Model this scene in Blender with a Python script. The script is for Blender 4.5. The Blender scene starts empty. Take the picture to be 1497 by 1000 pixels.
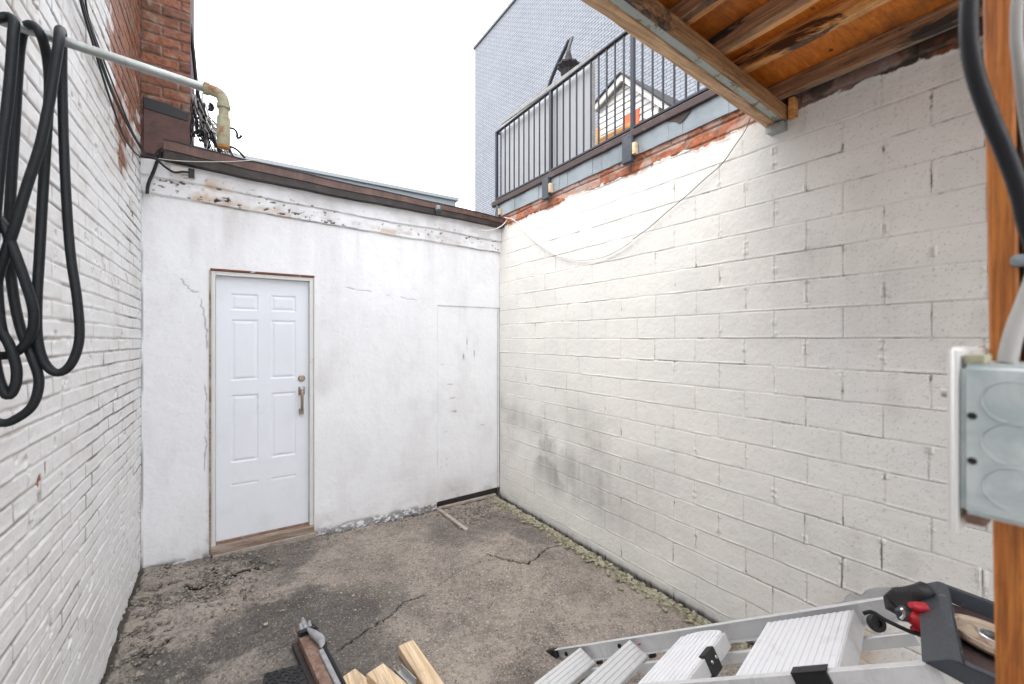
import bpy, bmesh, math, random
import numpy as np
from mathutils import Vector, Matrix
random.seed(7)
S = bpy.context.scene
COL = S.collection

# ---------------------------------------------------------------- frame of the yard
# x: along the back wall (0 = right corner), y: away from the viewer (0 = back wall), z up, ground about 0
YAW = math.radians(33.35)
CAM = Vector((-2.354, -3.805, 1.64))
RGT = Vector((math.cos(YAW), -math.sin(YAW), 0)); FWD = Vector((math.sin(YAW), math.cos(YAW), 0)); UP = Vector((0, 0, 1))
def c2w(X, Y, Z): return CAM + RGT*X + FWD*Y + UP*Z
def hit(px, py, ax, val):
    """survey helper: where the sight line of a measured point meets the real plane x/y/z = val"""
    d = RGT*((px-748.5)/626) + FWD + UP*((495-py)/626)
    t = (val-CAM[ax])/d[ax]
    return CAM + d*t
def hx(px, py, v): return hit(px, py, 0, v)
def hy(px, py, v): return hit(px, py, 1, v)
def hz(px, py, v): return hit(px, py, 2, v)

# ---------------------------------------------------------------- noise in numpy
def _h(ix, iy, s):
    n = (ix.astype(np.int64)*374761393 + iy.astype(np.int64)*668265263 + s*1442695041) & 0xffffffff
    n = ((n ^ (n >> 13))*1274126177) & 0xffffffff
    n = (n ^ (n >> 16)) & 0xffffffff
    return n/4294967295.0
def vn(x, y, s=0):
    ix = np.floor(x); iy = np.floor(y); fx = x-ix; fy = y-iy
    fx = fx*fx*(3-2*fx); fy = fy*fy*(3-2*fy)
    a = _h(ix, iy, s); b = _h(ix+1, iy, s); c = _h(ix, iy+1, s); d = _h(ix+1, iy+1, s)
    return (a*(1-fx)+b*fx)*(1-fy) + (c*(1-fx)+d*fx)*fy
def fbm(x, y, s=0, o=4):
    r = 0; a = 0.5; t = 0
    for i in range(o):
        r = r + a*vn(x, y, s+i*17); t += a; a *= .5; x = x*2.03+5.1; y = y*2.03+9.7
    return r/t
def sm(a, b, x):
    t = np.clip((x-a)/(b-a), 0, 1); return t*t*(3-2*t)
def segd(U, V, pts):
    """distance from the grid to a polyline"""
    d = np.full(U.shape, 9.0)
    for (x0, y0), (x1, y1) in zip(pts[:-1], pts[1:]):
        dx, dy = x1-x0, y1-y0; L = dx*dx+dy*dy+1e-12
        t = np.clip(((U-x0)*dx+(V-y0)*dy)/L, 0, 1)
        d = np.minimum(d, np.hypot(U-x0-t*dx, V-y0-t*dy))
    return d
def crackline(pts, seed, amp=.012, n=8):
    rr = random.Random(seed); out = []
    for (x0, y0), (x1, y1) in zip(pts[:-1], pts[1:]):
        for k in range(n):
            f = k/n; out.append((x0+(x1-x0)*f+rr.uniform(-amp, amp), y0+(y1-y0)*f+rr.uniform(-amp, amp)))
    out.append(pts[-1]); return out

# ---------------------------------------------------------------- object helpers
def tag(o, label=None, cat=None, group=None, kind=None):
    if label: o['label'] = label
    if cat: o['category'] = cat
    if group: o['group'] = group
    if kind: o['kind'] = kind
    return o
def thing(name, label, cat, loc=(0, 0, 0), group=None):
    o = bpy.data.objects.new(name, None); COL.objects.link(o); o.location = loc; o.empty_display_size = .1
    return tag(o, label, cat, group)
def wloc(o):
    v = Vector((0, 0, 0))
    while o: v += Vector(o.location); o = o.parent
    return v
def place(o, parent, m):
    COL.objects.link(o)
    if parent:
        o.parent = parent
        off = wloc(parent)
        o.data.transform(Matrix.Translation(-off))
    if m: o.data.materials.append(m)
    return o
def grid_obj(name, us, vs, fn, m, parent=None, flip=False, hole=None, attrs=None):
    U, V = np.meshgrid(us, vs)
    co, at = fn(U, V)
    nv, nu = U.shape
    idx = np.arange(nu*nv).reshape(nv, nu)
    q = np.stack([idx[:-1, :-1], idx[:-1, 1:], idx[1:, 1:], idx[1:, :-1]], -1)
    if flip: q = q[..., ::-1]
    if hole is not None:
        uc = (U[:-1, :-1]+U[1:, 1:])/2; vc = (V[:-1, :-1]+V[1:, 1:])/2
        q = q[~hole(uc, vc)]
    q = q.reshape(-1, 4)
    me = bpy.data.meshes.new(name)
    me.vertices.add(nu*nv); me.vertices.foreach_set('co', np.stack(co, -1).reshape(-1).astype(np.float32))
    me.loops.add(q.size); me.loops.foreach_set('vertex_index', q.reshape(-1).astype(np.int32))
    me.polygons.add(len(q)); me.polygons.foreach_set('loop_start', np.arange(0, q.size, 4, dtype=np.int32))
    me.polygons.foreach_set('use_smooth', np.ones(len(q), dtype=bool))
    me.update(calc_edges=True)
    for k, v in at.items():
        a = me.attributes.new(k, 'FLOAT', 'POINT'); a.data.foreach_set('value', np.broadcast_to(v, U.shape).reshape(-1).astype(np.float32))
    o = bpy.data.objects.new(name, me)
    return place(o, parent, m)

class MB:
    def __init__(s): s.v = []; s.f = []
    def add(s, vs, fs):
        b = len(s.v); s.v += [tuple(v) for v in vs]; s.f += [tuple(b+i for i in f) for f in fs]; return s
    def box(s, lo, hi):
        x0, y0, z0 = lo; x1, y1, z1 = hi
        return s.add([(x0,y0,z0),(x1,y0,z0),(x1,y1,z0),(x0,y1,z0),(x0,y0,z1),(x1,y0,z1),(x1,y1,z1),(x0,y1,z1)],
                     [(0,3,2,1),(4,5,6,7),(0,1,5,4),(1,2,6,5),(2,3,7,6),(3,0,4,7)])
    def obox(s, o, a, b, c):
        """box from corner o with edge vectors a, b, c"""
        o, a, b, c = map(Vector, (o, a, b, c))
        if a.cross(b).dot(c) < 0: a, b = b, a
        return s.add([o, o+a, o+a+b, o+b, o+c, o+a+c, o+a+b+c, o+b+c], [(0,3,2,1),(4,5,6,7),(0,1,5,4),(1,2,6,5),(2,3,7,6),(3,0,4,7)])
    def prism(s, poly, ext):
        poly = [Vector(p) for p in poly]; e = Vector(ext); n = len(poly)
        return s.add(poly+[p+e for p in poly], [tuple(range(n))[::-1], tuple(range(n, 2*n))]+[(i, (i+1) % n, n+(i+1) % n, n+i) for i in range(n)])
    def bar(s, p, q, w, h, up=(0, 0, 1)):
        p, q = Vector(p), Vector(q); d = (q-p).normalized(); u = Vector(up); x = d.cross(u).normalized(); z = x.cross(d)
        return s.obox(p-x*w/2-z*h/2, q-p, x*w, z*h)
    def tube(s, pts, r, n=10, step=None, smooth=True, ribs=None, rs=None):
        pts = [Vector(p) for p in pts]
        if smooth and len(pts) > 2: pts, rs = spline(pts, step or .03, rs)
        elif step:
            pts = densify(pts, step)
        if rs is None: rs = [r]*len(pts)
        if ribs:
            rs = [r0*(1+(ribs if i % 2 else -ribs)) for i, r0 in enumerate(rs)]
        t0 = (pts[1]-pts[0]).normalized()
        nrm = t0.orthogonal().normalized(); rings = []
        vs = []; fs = []
        for i, p in enumerate(pts):
            t = (pts[min(i+1, len(pts)-1)]-pts[max(i-1, 0)]).normalized()
            nrm = (nrm-t*nrm.dot(t)).normalized(); b = t.cross(nrm)
            for k in range(n):
                a = 2*math.pi*k/n; vs.append(p+(nrm*math.cos(a)+b*math.sin(a))*rs[i])
        for i in range(len(pts)-1):
            for k in range(n):
                fs.append((i*n+k, i*n+(k+1) % n, (i+1)*n+(k+1) % n, (i+1)*n+k))
        fs.append(tuple(range(n))[::-1]); fs.append(tuple((len(pts)-1)*n+k for k in range(n)))
        return s.add(vs, fs)
    def lathe(s, o, ax, prof, n=24):
        """profile of (distance along axis, radius)"""
        o = Vector(o); ax = Vector(ax).normalized(); u = ax.orthogonal().normalized(); v = ax.cross(u)
        vs = []; fs = []
        for h, r in prof:
            for k in range(n):
                a = 2*math.pi*k/n; vs.append(o+ax*h+(u*math.cos(a)+v*math.sin(a))*max(r, 1e-5))
        for i in range(len(prof)-1):
            for k in range(n): fs.append((i*n+k, i*n+(k+1) % n, (i+1)*n+(k+1) % n, (i+1)*n+k))
        return s.add(vs, fs)
    def build(s, name, m, parent=None, bevel=0, smooth=False, jitter=0, seg=1):
        me = bpy.data.meshes.new(name); me.from_pydata(s.v, [], s.f); me.update()
        bm = bmesh.new(); bm.from_mesh(me)
        bmesh.ops.remove_doubles(bm, verts=bm.verts, dist=1e-6)
        bmesh.ops.recalc_face_normals(bm, faces=bm.faces)
        if bevel:
            es = [e for e in bm.edges if len(e.link_faces) == 2 and e.calc_face_angle(0) > .6]
            bmesh.ops.bevel(bm, geom=es, offset=bevel, segments=seg, affect='EDGES', clamp_overlap=True)
        if jitter:
            rr = random.Random(len(s.v))
            for v in bm.verts: v.co += Vector((rr.uniform(-1, 1), rr.uniform(-1, 1), rr.uniform(-1, 1)))*jitter
        bm.to_mesh(me); bm.free()
        if smooth:
            me.polygons.foreach_set('use_smooth', [True]*len(me.polygons))
            try: me.set_sharp_from_angle(angle=math.radians(40))
            except Exception: pass
        o = bpy.data.objects.new(name, me)
        return place(o, parent, m)
def densify(pts, step):
    out = []
    for a, b in zip(pts[:-1], pts[1:]):
        n = max(1, int((b-a).length/step))
        out += [a.lerp(b, k/n) for k in range(n)]
    return out+[pts[-1]]
def spline(P, step, rs=None):
    out = []; ro = []
    for i in range(len(P)-1):
        p0 = P[i-1] if i else P[0]*2-P[1]; p1, p2 = P[i], P[i+1]; p3 = P[i+2] if i+2 < len(P) else P[-1]*2-P[-2]
        n = max(2, int((p2-p1).length/step))
        for k in range(n):
            t = k/n
            out.append(.5*((2*p1)+(p2-p0)*t+(2*p0-5*p1+4*p2-p3)*t*t+(3*p1-p0-3*p2+p3)*t**3))
            if rs: ro.append(rs[i]*(1-t)+rs[i+1]*t)
    out.append(P[-1])
    if not rs:
        L_ = [0]
        for a_, b_ in zip(out[:-1], out[1:]): L_.append(L_[-1]+(b_-a_).length)
        n_ = max(2, int(L_[-1]/step)); Q = np.linspace(0, L_[-1], n_+1); A_ = np.array([tuple(v) for v in out])
        return [Vector(v) for v in np.stack([np.interp(Q, L_, A_[:, k_]) for k_ in range(3)], 1)], None
    if rs: ro.append(rs[-1]); return out, ro
    return out, None

# ---------------------------------------------------------------- materials
class NT:
    def __init__(s, name):
        s.m = bpy.data.materials.new(name); s.m.use_nodes = True; s.t = s.m.node_tree; s.n = s.t.nodes; s.l = s.t.links
        s.b = s.n['Principled BSDF']; s.tc = s.n.new('ShaderNodeTexCoord')
    def vec(s, scale=(1, 1, 1), rot=(0, 0, 0)):
        mp = s.n.new('ShaderNodeMapping'); mp.inputs['Scale'].default_value = scale; mp.inputs['Rotation'].default_value = rot
        s.l.new(s.tc.outputs['Object'], mp.inputs['Vector']); return mp.outputs[0]
    def noise(s, sc, det=4, rough=.6, vec=None, dist=0):
        x = s.n.new('ShaderNodeTexNoise'); x.inputs['Scale'].default_value = sc; x.inputs['Detail'].default_value = det
        x.inputs['Roughness'].default_value = rough; x.inputs['Distortion'].default_value = dist
        s.l.new(vec if vec else s.tc.outputs['Object'], x.inputs['Vector']); return x.outputs['Fac']
    def vor(s, sc, vec=None, out='Distance'):
        x = s.n.new('ShaderNodeTexVoronoi'); x.inputs['Scale'].default_value = sc
        s.l.new(vec if vec else s.tc.outputs['Object'], x.inputs['Vector']); return x.outputs[out]
    def ramp(s, f, a, b, c0=0, c1=1):
        x = s.n.new('ShaderNodeMapRange'); x.inputs[1].default_value = a; x.inputs[2].default_value = b
        x.inputs[3].default_value = c0; x.inputs[4].default_value = c1; s.l.new(f, x.inputs[0]); return x.outputs[0]
    def math(s, op, a, b):
        x = s.n.new('ShaderNodeMath'); x.operation = op; x.use_clamp = False
        for i, v in enumerate((a, b)):
            if isinstance(v, (int, float)): x.inputs[i].default_value = v
            else: s.l.new(v, x.inputs[i])
        return x.outputs[0]
    def mix(s, f, a, b, mode='MIX'):
        x = s.n.new('ShaderNodeMix'); x.data_type = 'RGBA'; x.blend_type = mode
        for i, v in ((0, f), (6, a), (7, b)):
            if isinstance(v, (int, float)): x.inputs[i].default_value = v
            elif isinstance(v, tuple): x.inputs[i].default_value = (*v, 1)
            else: s.l.new(v, x.inputs[i])
        return x.outputs[2]
    def attr(s, name):
        x = s.n.new('ShaderNodeAttribute'); x.attribute_name = name; return x.outputs['Fac']
    def bump(s, h, st=.3, d=.01, prev=None):
        x = s.n.new('ShaderNodeBump'); x.inputs['Strength'].default_value = st; x.inputs['Distance'].default_value = d
        s.l.new(h, x.inputs['Height'])
        if prev: s.l.new(prev, x.inputs['Normal'])
        return x.outputs[0]
    def out(s, col, rough=.7, nrm=None, metal=0, spec=None):
        if isinstance(col, tuple): s.b.inputs['Base Color'].default_value = (*col, 1)
        else: s.l.new(col, s.b.inputs['Base Color'])
        if isinstance(rough, (int, float)): s.b.inputs['Roughness'].default_value = rough
        else: s.l.new(rough, s.b.inputs['Roughness'])
        s.b.inputs['Metallic'].default_value = metal
        if spec is not None: s.b.inputs['Specular IOR Level'].default_value = spec
        if nrm: s.l.new(nrm, s.b.inputs['Normal'])
        return s.m

def simple(name, c, rough=.5, metal=0, var=.15, sc=12, bump=.15, c2=None, thr=(.45, .7), spec=None, bd=.003):
    t = NT(name); n = t.noise(sc, 5, .65); n2 = t.noise(sc*7, 3, .6)
    dark = tuple(v*(1-var) for v in c)
    col = t.mix(n, dark, c)
    if c2: col = t.mix(t.ramp(t.noise(sc*.8, 6, .7, dist=.6), *thr), col, c2)
    r = t.ramp(n2, .2, .8, max(.05, rough-.1), min(1, rough+.12))
    return t.out(col, r, t.bump(n2, bump, bd), metal, spec)
def wood(name, light, dark, axis, rough=.65, stain=None, sc=1.0, thr=(.5, .75), bump=.35):
    """grain stretched along one axis"""
    s = [26*sc]*3; s[axis] = 1.6*sc
    t = NT(name); v = t.vec(tuple(s)); g = t.noise(1, 6, .7, v, 1.2)
    v2 = t.vec(tuple([90*sc if i != axis else 3*sc for i in range(3)])); fine = t.noise(1, 4, .75, v2)
    col = t.mix(t.ramp(g, .35, .68), dark, light)
    col = t.mix(t.ramp(fine, .40, .56, .55, 0), col, tuple(x*.40 for x in dark))
    kn = t.vor(1, t.vec(tuple(1.3*sc if i == axis else 8*sc for i in range(3))))
    col = t.mix(t.ramp(kn, .16, .07, 0, .85), col, tuple(x*.3 for x in dark))
    dirt = t.noise(9, 6, .75); col = t.mix(t.ramp(dirt, .52, .72, 0, .6), col, tuple(x*.5 for x in dark))
    if stain: col = t.mix(t.ramp(t.noise(3.5*sc, 6, .72, t.vec(tuple(.35 if i == axis else 1.6 for i in range(3))), 1.0), *thr), col, stain)
    return t.out(col, rough, t.bump(fine, bump, .002, t.bump(g, bump*.6, .004)))

# painted wall materials, driven by mesh attributes: joint (mortar), crack (open dark gap), bare (paint gone), rnd (per unit), dirt
def wall_mat(name, paint, paint2, bareA, bareB, mortar, dirtc, pit=1.0, jk=.55):
    t = NT(name)
    big = t.noise(1.3, 6, .65); mid = t.noise(7, 5, .6); fine = t.noise(160, 3, .6); fine2 = t.noise(60, 4, .7)
    col = t.mix(t.ramp(big, .35, .68), paint, paint2)
    col = t.mix(t.ramp(mid, .5, .8, 0, .35), col, tuple(x*.86 for x in paint2))
    col = t.mix(t.ramp(t.attr('rnd'), 0, 1, 0, .18), col, tuple(x*.83 for x in paint))
    pits = t.ramp(t.noise(150, 2, .5), .66, .72)
    col = t.mix(t.math('MULTIPLY', pits, .38*pit), col, (.13, .115, .10))
    streak = t.noise(1, 5, .7, t.vec((9, 9, .7)))
    d = t.math('MULTIPLY', t.attr('dirt'), t.ramp(streak, .3, .7, .35, 1))
    col = t.mix(d, col, dirtc)
    j = t.math('MULTIPLY', t.attr('joint'), t.ramp(t.noise(14, 4, .7), .38, .66, .1, .9))
    col = t.mix(t.math('MULTIPLY', j, jk), col, mortar)
    br = t.mix(t.attr('rnd'), bareA, bareB)
    br = t.mix(t.ramp(t.noise(22, 6, .75), .42, .62), br, tuple(x*.45 for x in bareA))
    br = t.mix(t.ramp(t.noise(6, 6, .75), .52, .62, 0, .8), br, (.27, .235, .19))
    br = t.mix(t.attr('joint'), br, (.24, .205, .16))
    col = t.mix(t.attr('bare'), col, br)
    col = t.mix(t.attr('stain'), col, (.42, .25, .11))
    col = t.mix(t.attr('crack'), col, (.035, .028, .022))
    n1 = t.bump(fine2, .25, .004); n2 = t.bump(fine, .3, .002, n1)
    return t.out(col, .62, n2, spec=.35)
M = {}
M['block'] = wall_mat('painted_block', (.81, .79, .74), (.73, .72, .695), (.48, .155, .07), (.30, .10, .055), (.50, .43, .34), (.27, .255, .24), 1.0)
M['brick'] = wall_mat('painted_brick', (.82, .82, .82), (.76, .76, .76), (.40, .145, .075), (.26, .12, .075), (.25, .175, .11), (.40, .33, .26), .8, .97)
M['stucco'] = wall_mat('painted_stucco', (.82, .83, .85), (.76, .77, .795), (.3, .1, .05), (.2, .1, .06), (.5, .42, .33), (.33, .29, .25), .8)
M['pier'] = wall_mat('red_brick', (.4, .3, .25), (.4, .3, .25), (.34, .125, .065), (.15, .07, .045), (.2, .17, .14), (.05, .045, .04), 1.0)

def ground_mat():
    t = NT('old_asphalt')
    v = t.noise(1.7, 7, .75); f = t.noise(120, 4, .8); c = t.noise(60, 3, .75); g = t.noise(16, 6, .8)
    base = t.mix(t.ramp(v, .34, .66), (.165, .141, .124), (.38, .33, .283))
    base = t.mix(t.ramp(t.attr('dark'), 0, 1), base, (.062, .059, .058))
    base = t.mix(t.ramp(g, .50, .70, 0, .75), base, (.085, .074, .066))
    base = t.mix(t.ramp(g, .42, .30, 0, .45), base, (.42, .375, .33))
    base = t.mix(t.math('MULTIPLY', t.ramp(c, .57, .66, 0, .7), t.ramp(t.attr('dark'), 0, 1, 1, .35)), base, (.50, .45, .39))
    base = t.mix(t.ramp(c, .42, .34, 0, .75), base, (.055, .047, .042))
    base = t.mix(t.math('MULTIPLY', t.ramp(f, .58, .66, 0, .8), t.ramp(t.attr('dark'), 0, 1, 1, .45)), base, (.54, .49, .43))
    base = t.mix(t.ramp(f, .42, .34, 0, .8), base, (.045, .038, .034))
    base = t.mix(t.math('MULTIPLY', t.attr('grit'), t.ramp(t.vor(75, out='Color'), .25, .8, .0, .9)), base, (.36, .32, .275))
    base = t.mix(t.math('MULTIPLY', t.attr('moss'), t.ramp(t.noise(30, 4, .7), .4, .6)), base, (.11, .10, .055))
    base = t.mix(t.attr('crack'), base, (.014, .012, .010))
    n = t.bump(g, .5, .012); n = t.bump(c, .7, .006, n); n = t.bump(f, .7, .004, n)
    return t.out(base, .85, n, spec=.25)
M['ground'] = ground_mat()
M['farground'] = simple('dusty_ground', (.16, .15, .14), .9, sc=1)
M['door'] = simple('door_paint', (.76, .80, .86), .35, var=.05, sc=3, bump=.05)
M['trim'] = simple('trim_paint', (.72, .72, .70), .5, var=.15, sc=8, c2=(.42, .30, .2), thr=(.64, .8))
M['rotwood'] = wood('old_reddish_wood', (.38, .29, .22), (.22, .14, .10), 0, .8, stain=(.42, .38, .34), thr=(.45, .65))
M['redtrim'] = simple('peeling_red_brown', (.17, .055, .03), .7, c2=(.6, .58, .55), thr=(.6, .66), sc=16)
M['fascia'] = None
def fascia_mat():
    t = NT('weathered_brown_metal')
    a = t.noise(1, 5, .7, t.vec((22, 22, 1.2))); b = t.noise(9, 5, .7)
    col = t.mix(t.ramp(b, .35, .7), (.095, .050, .040), (.16, .088, .070))
    col = t.mix(t.ramp(a, .45, .72, 0, .7), col, (.035, .022, .02))
    return t.out(col, .5, t.bump(b, .2, .004), spec=.4)
def band(t, lo, hi): return None
M['fascia'] = fascia_mat()
M['fasciadark'] = simple('dark_brown_drip', (.022, .017, .016), .6, c2=(.06, .04, .033), sc=10)
M['frieze'] = None
M['galv'] = simple('galvanized', (.50, .53, .52), .42, .75, sc=30, c2=(.34, .36, .34), thr=(.42, .7), var=.25)
M['galvrust'] = simple('mossy_cast_fitting', (.44, .43, .30), .7, .1, c2=(.30, .13, .05), thr=(.52, .62), sc=28, bump=.5, var=.3)
M['hose'] = simple('black_rubber', (.009, .012, .015), .5, sc=40, c2=(.022, .020, .018), thr=(.55, .75), bump=.4, spec=.35)
M['cable'] = simple('black_cable', (.007, .007, .010), .45, sc=30, spec=.35)
M['greycable'] = simple('grey_cable', (.38, .37, .35), .5, sc=20)
M['whitecable'] = simple('painted_cable', (.70, .68, .63), .5, sc=20)
M['rail'] = simple('dark_rail_paint', (.020, .023, .034), .5, sc=20)
M['flash'] = simple('weathered_grey_flashing', (.31, .355, .385), .6, .0, sc=4, c2=(.20, .23, .25), thr=(.45, .65), var=.2)
M['bracket'] = simple('slate_blue_steel', (.05, .06, .08), .6, .0, c2=(.10, .105, .12), sc=18)
M['ledge'] = simple('brown_ledge_paint', (.075, .048, .046), .7, c2=(.15, .12, .12), thr=(.55, .7), sc=12)
M['panel'] = simple('grey_screen_board', (.42, .435, .45), .6, sc=2, var=.08, bump=.05)
M['paneltop'] = simple('weathered_grey_strip', (.30, .295, .28), .7, sc=20, c2=(.18, .17, .15))
M['black'] = simple('black_plastic', (.006, .0065, .008), .5, sc=20)
M['ubag'] = simple('dark_umbrella_cloth', (.014, .012, .015), .8, sc=20)
M['darkgrey'] = simple('charcoal_plastic', (.050, .058, .070), .55, sc=34, c2=(.14, .145, .15), thr=(.60, .68), bump=.3)
M['red'] = simple('red_rubber', (.50, .012, .022), .5, sc=14, bump=.3)
M['orange'] = simple('orange_paint', (.62, .085, .012), .5)
M['siding'] = None
M['roofing'] = simple('dark_roofing', (.03, .03, .035), .8)
M['soffit'] = simple('soffit_grey', (.40, .38, .36), .7)
M['cream'] = simple('cream_paint', (.62, .59, .54), .6)
M['brass'] = simple('tarnished_nickel', (.36, .31, .24), .32, .9, sc=40, bump=.1)
M['steel'] = simple('bright_steel', (.62, .62, .62), .3, .9, sc=30)
M['alu'] = simple('aluminium', (.74, .75, .76), .42, .35, sc=18, var=.14, c2=(.50, .50, .49), thr=(.5, .8), bump=.12)
M['tread'] = simple('whitish_tread', (.84, .85, .87), .5, .0, sc=14, var=.08, c2=(.6, .6, .6), thr=(.55, .85), bump=.15)
M['rust'] = simple('rusty_iron', (.22, .12, .085), .85, .1, c2=(.34, .26, .22), thr=(.42, .7), sc=24, bump=.6, bd=.006)
M['tan'] = simple('dirty_tan_lid', (.46, .36, .27), .5, .0, c2=(.14, .08, .05), thr=(.5, .66), sc=16, bump=.3)
M['strap'] = simple('grey_webbing', (.36, .37, .38), .8, c2=(.22, .22, .22), sc=30)
M['mat'] = simple('black_rubber_mat', (.02, .02, .022), .6, sc=30, c2=(.06, .055, .05), thr=(.5, .8))
M['ply'] = None
def ply_mat():
    t = NT('stained_plywood')
    v = t.vec((2.2, 9, 3)); g = t.noise(1.4, 7, .65, v, 2.2); k = t.vor(5.5, t.vec((1, 1.5, 1)))
    f = t.noise(1, 4, .6, t.vec((12, 160, 12)))
    col = t.mix(t.ramp(g, .30, .70), (.52, .125, .008), (.88, .29, .03))
    col = t.mix(t.ramp(f, .5, .7, 0, .4), col, (.15, .04, .01))
    col = t.mix(t.ramp(k, .10, .03), col, (.05, .016, .008))
    col = t.mix(t.ramp(t.noise(2.5, 6, .7), .55, .75, 0, .8), col, (.12, .06, .035))
    return t.out(col, .55, t.bump(f, .3, .002))
M['ply'] = ply_mat()
M['joist'] = wood('joist_amber', (.92, .50, .20), (.58, .25, .08), 1, .6, stain=(.05, .035, .028), thr=(.54, .60))
M['joistgrey'] = wood('joist_weathered', (.62, .37, .20), (.26, .14, .075), 1, .8, stain=(.04, .034, .03), thr=(.48, .56))
M['joistpale'] = wood('joist_honey', (.95, .56, .22), (.66, .27, .07), 1, .5, stain=(.07, .03, .015), thr=(.58, .63))
M['header'] = wood('header_brown', (.56, .32, .15), (.25, .135, .06), 0, .75, stain=(.03, .025, .02), thr=(.54, .61))
M['paletrim'] = wood('pale_edge_board', (.80, .54, .31), (.50, .29, .15), 0, .6, stain=(.07, .04, .02), thr=(.60, .66))
M['greytrim'] = simple('peeling_grey_green_paint', (.42, .47, .45), .6, c2=(.20, .16, .08), thr=(.54, .60), sc=14)
M['post'] = wood('orange_stud', (.74, .27, .045), (.40, .11, .015), 2, .45, stain=(.20, .07, .02), thr=(.58, .72), sc=2.6, bump=.6)
M['postdark'] = wood('dark_stud', (.16, .085, .045), (.06, .03, .02), 2, .8, stain=(.03, .02, .015), thr=(.4, .6), sc=2.0)
M['lumber'] = wood('fresh_lumber', (.80, .64, .44), (.66, .46, .27), 1, .6, bump=.2)
M['greywood'] = simple('grey_weathered_board', (.42, .37, .33), .85, c2=(.2, .15, .12), sc=22, bump=.5)
M['boxmetal'] = None
def box_mat():
    t = NT('galvanized_box')
    a = t.noise(24, 5, .6, None, 1.5); b = t.vor(60)
    col = t.mix(t.ramp(a, .35, .65), (.44, .51, .52), (.62, .67, .67))
    return t.out(col, t.ramp(a, .3, .7, .35, .5), t.bump(a, .15, .003), metal=.35)
M['boxmetal'] = box_mat()
M['coverwhite'] = simple('white_plate', (.80, .79, .77), .35, var=.04)
M['stone'] = simple('pale_pebbles', (.40, .35, .29), .9, var=.5, sc=55, c2=(.10, .09, .08), thr=(.42, .55))
M['mossstone'] = simple('mossy_rubble', (.40, .37, .28), .9, var=.5, sc=30, c2=(.13, .13, .06), thr=(.46, .62))
M['chip'] = simple('wood_chips', (.58, .47, .32), .8, var=.4, sc=30)
def facade_mat():
    t = NT('grey_brick_cladding')
    s = t.n.new('ShaderNodeSeparateXYZ'); t.l.new(t.tc.outputs['Object'], s.inputs[0])
    c = t.n.new('ShaderNodeCombineXYZ'); t.l.new(t.math('ADD', s.outputs[0], s.outputs[1]), c.inputs[0]); t.l.new(s.outputs[2], c.inputs[1])
    b = t.n.new('ShaderNodeTexBrick'); t.l.new(c.outputs[0], b.inputs['Vector'])
    b.inputs['Color1'].default_value = (.265, .28, .31, 1); b.inputs['Color2'].default_value = (.225, .24, .27, 1); b.inputs['Mortar'].default_value = (.060, .065, .078, 1)
    b.inputs['Scale'].default_value = 1; b.inputs['Brick Width'].default_value = .30; b.inputs['Row Height'].default_value = .10; b.inputs['Mortar Size'].default_value = .013
    b.inputs['Mortar Smooth'].default_value = .3
    col = t.mix(t.ramp(t.noise(.35, 4, .6), .35, .7, 0, .25), b.outputs['Color'], (.27, .285, .31))
    return t.out(col, .75, spec=.2)
M['facade'] = facade_mat()
M['parapet'] = simple('pale_blue_grey_metal', (.25, .285, .31), .6, .0, sc=1.5, var=.08)
M['coping'] = simple('dark_coping', (.09, .10, .11), .5)
M['vinyl'] = simple('white_siding', (.62, .61, .58), .5, var=.05)

# ---------------------------------------------------------------- unit pattern (bricks / blocks) for height fields
def courses(U, V, L, H, v0, u0, jw, seed, stag=.5, wob=.0022):
    """U along the wall, V up. returns unit mask (1 on the unit, 0 in the joint), joint distance, per unit random"""
    Vw = V+(fbm(U*1.1, V*1.1, seed+3, 3)-.5)*wob*5+(vn(U*9, V*9, seed+4)-.5)*wob*1.4
    r = np.floor((Vw-v0)/H)
    Uw = U+(vn(U*11, V*11, seed+5)-.5)*wob*1.6
    off = u0+(np.mod(r, 2))*L*stag+(_h(r, r*0+3, seed+6)-.5)*L*.05
    c = np.floor((Uw-off)/L)
    fu = (Uw-off)-c*L; fv = (Vw-v0)-r*H
    shift = (_h(c, r, seed+9)-.5)*.012
    du = np.minimum(fu, L-fu); dv = np.minimum(fv, H-fv)
    d = np.minimum(du, dv)
    rnd = _h(c, r, seed+8)
    return d, du, dv, rnd, r, c, fv

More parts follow.
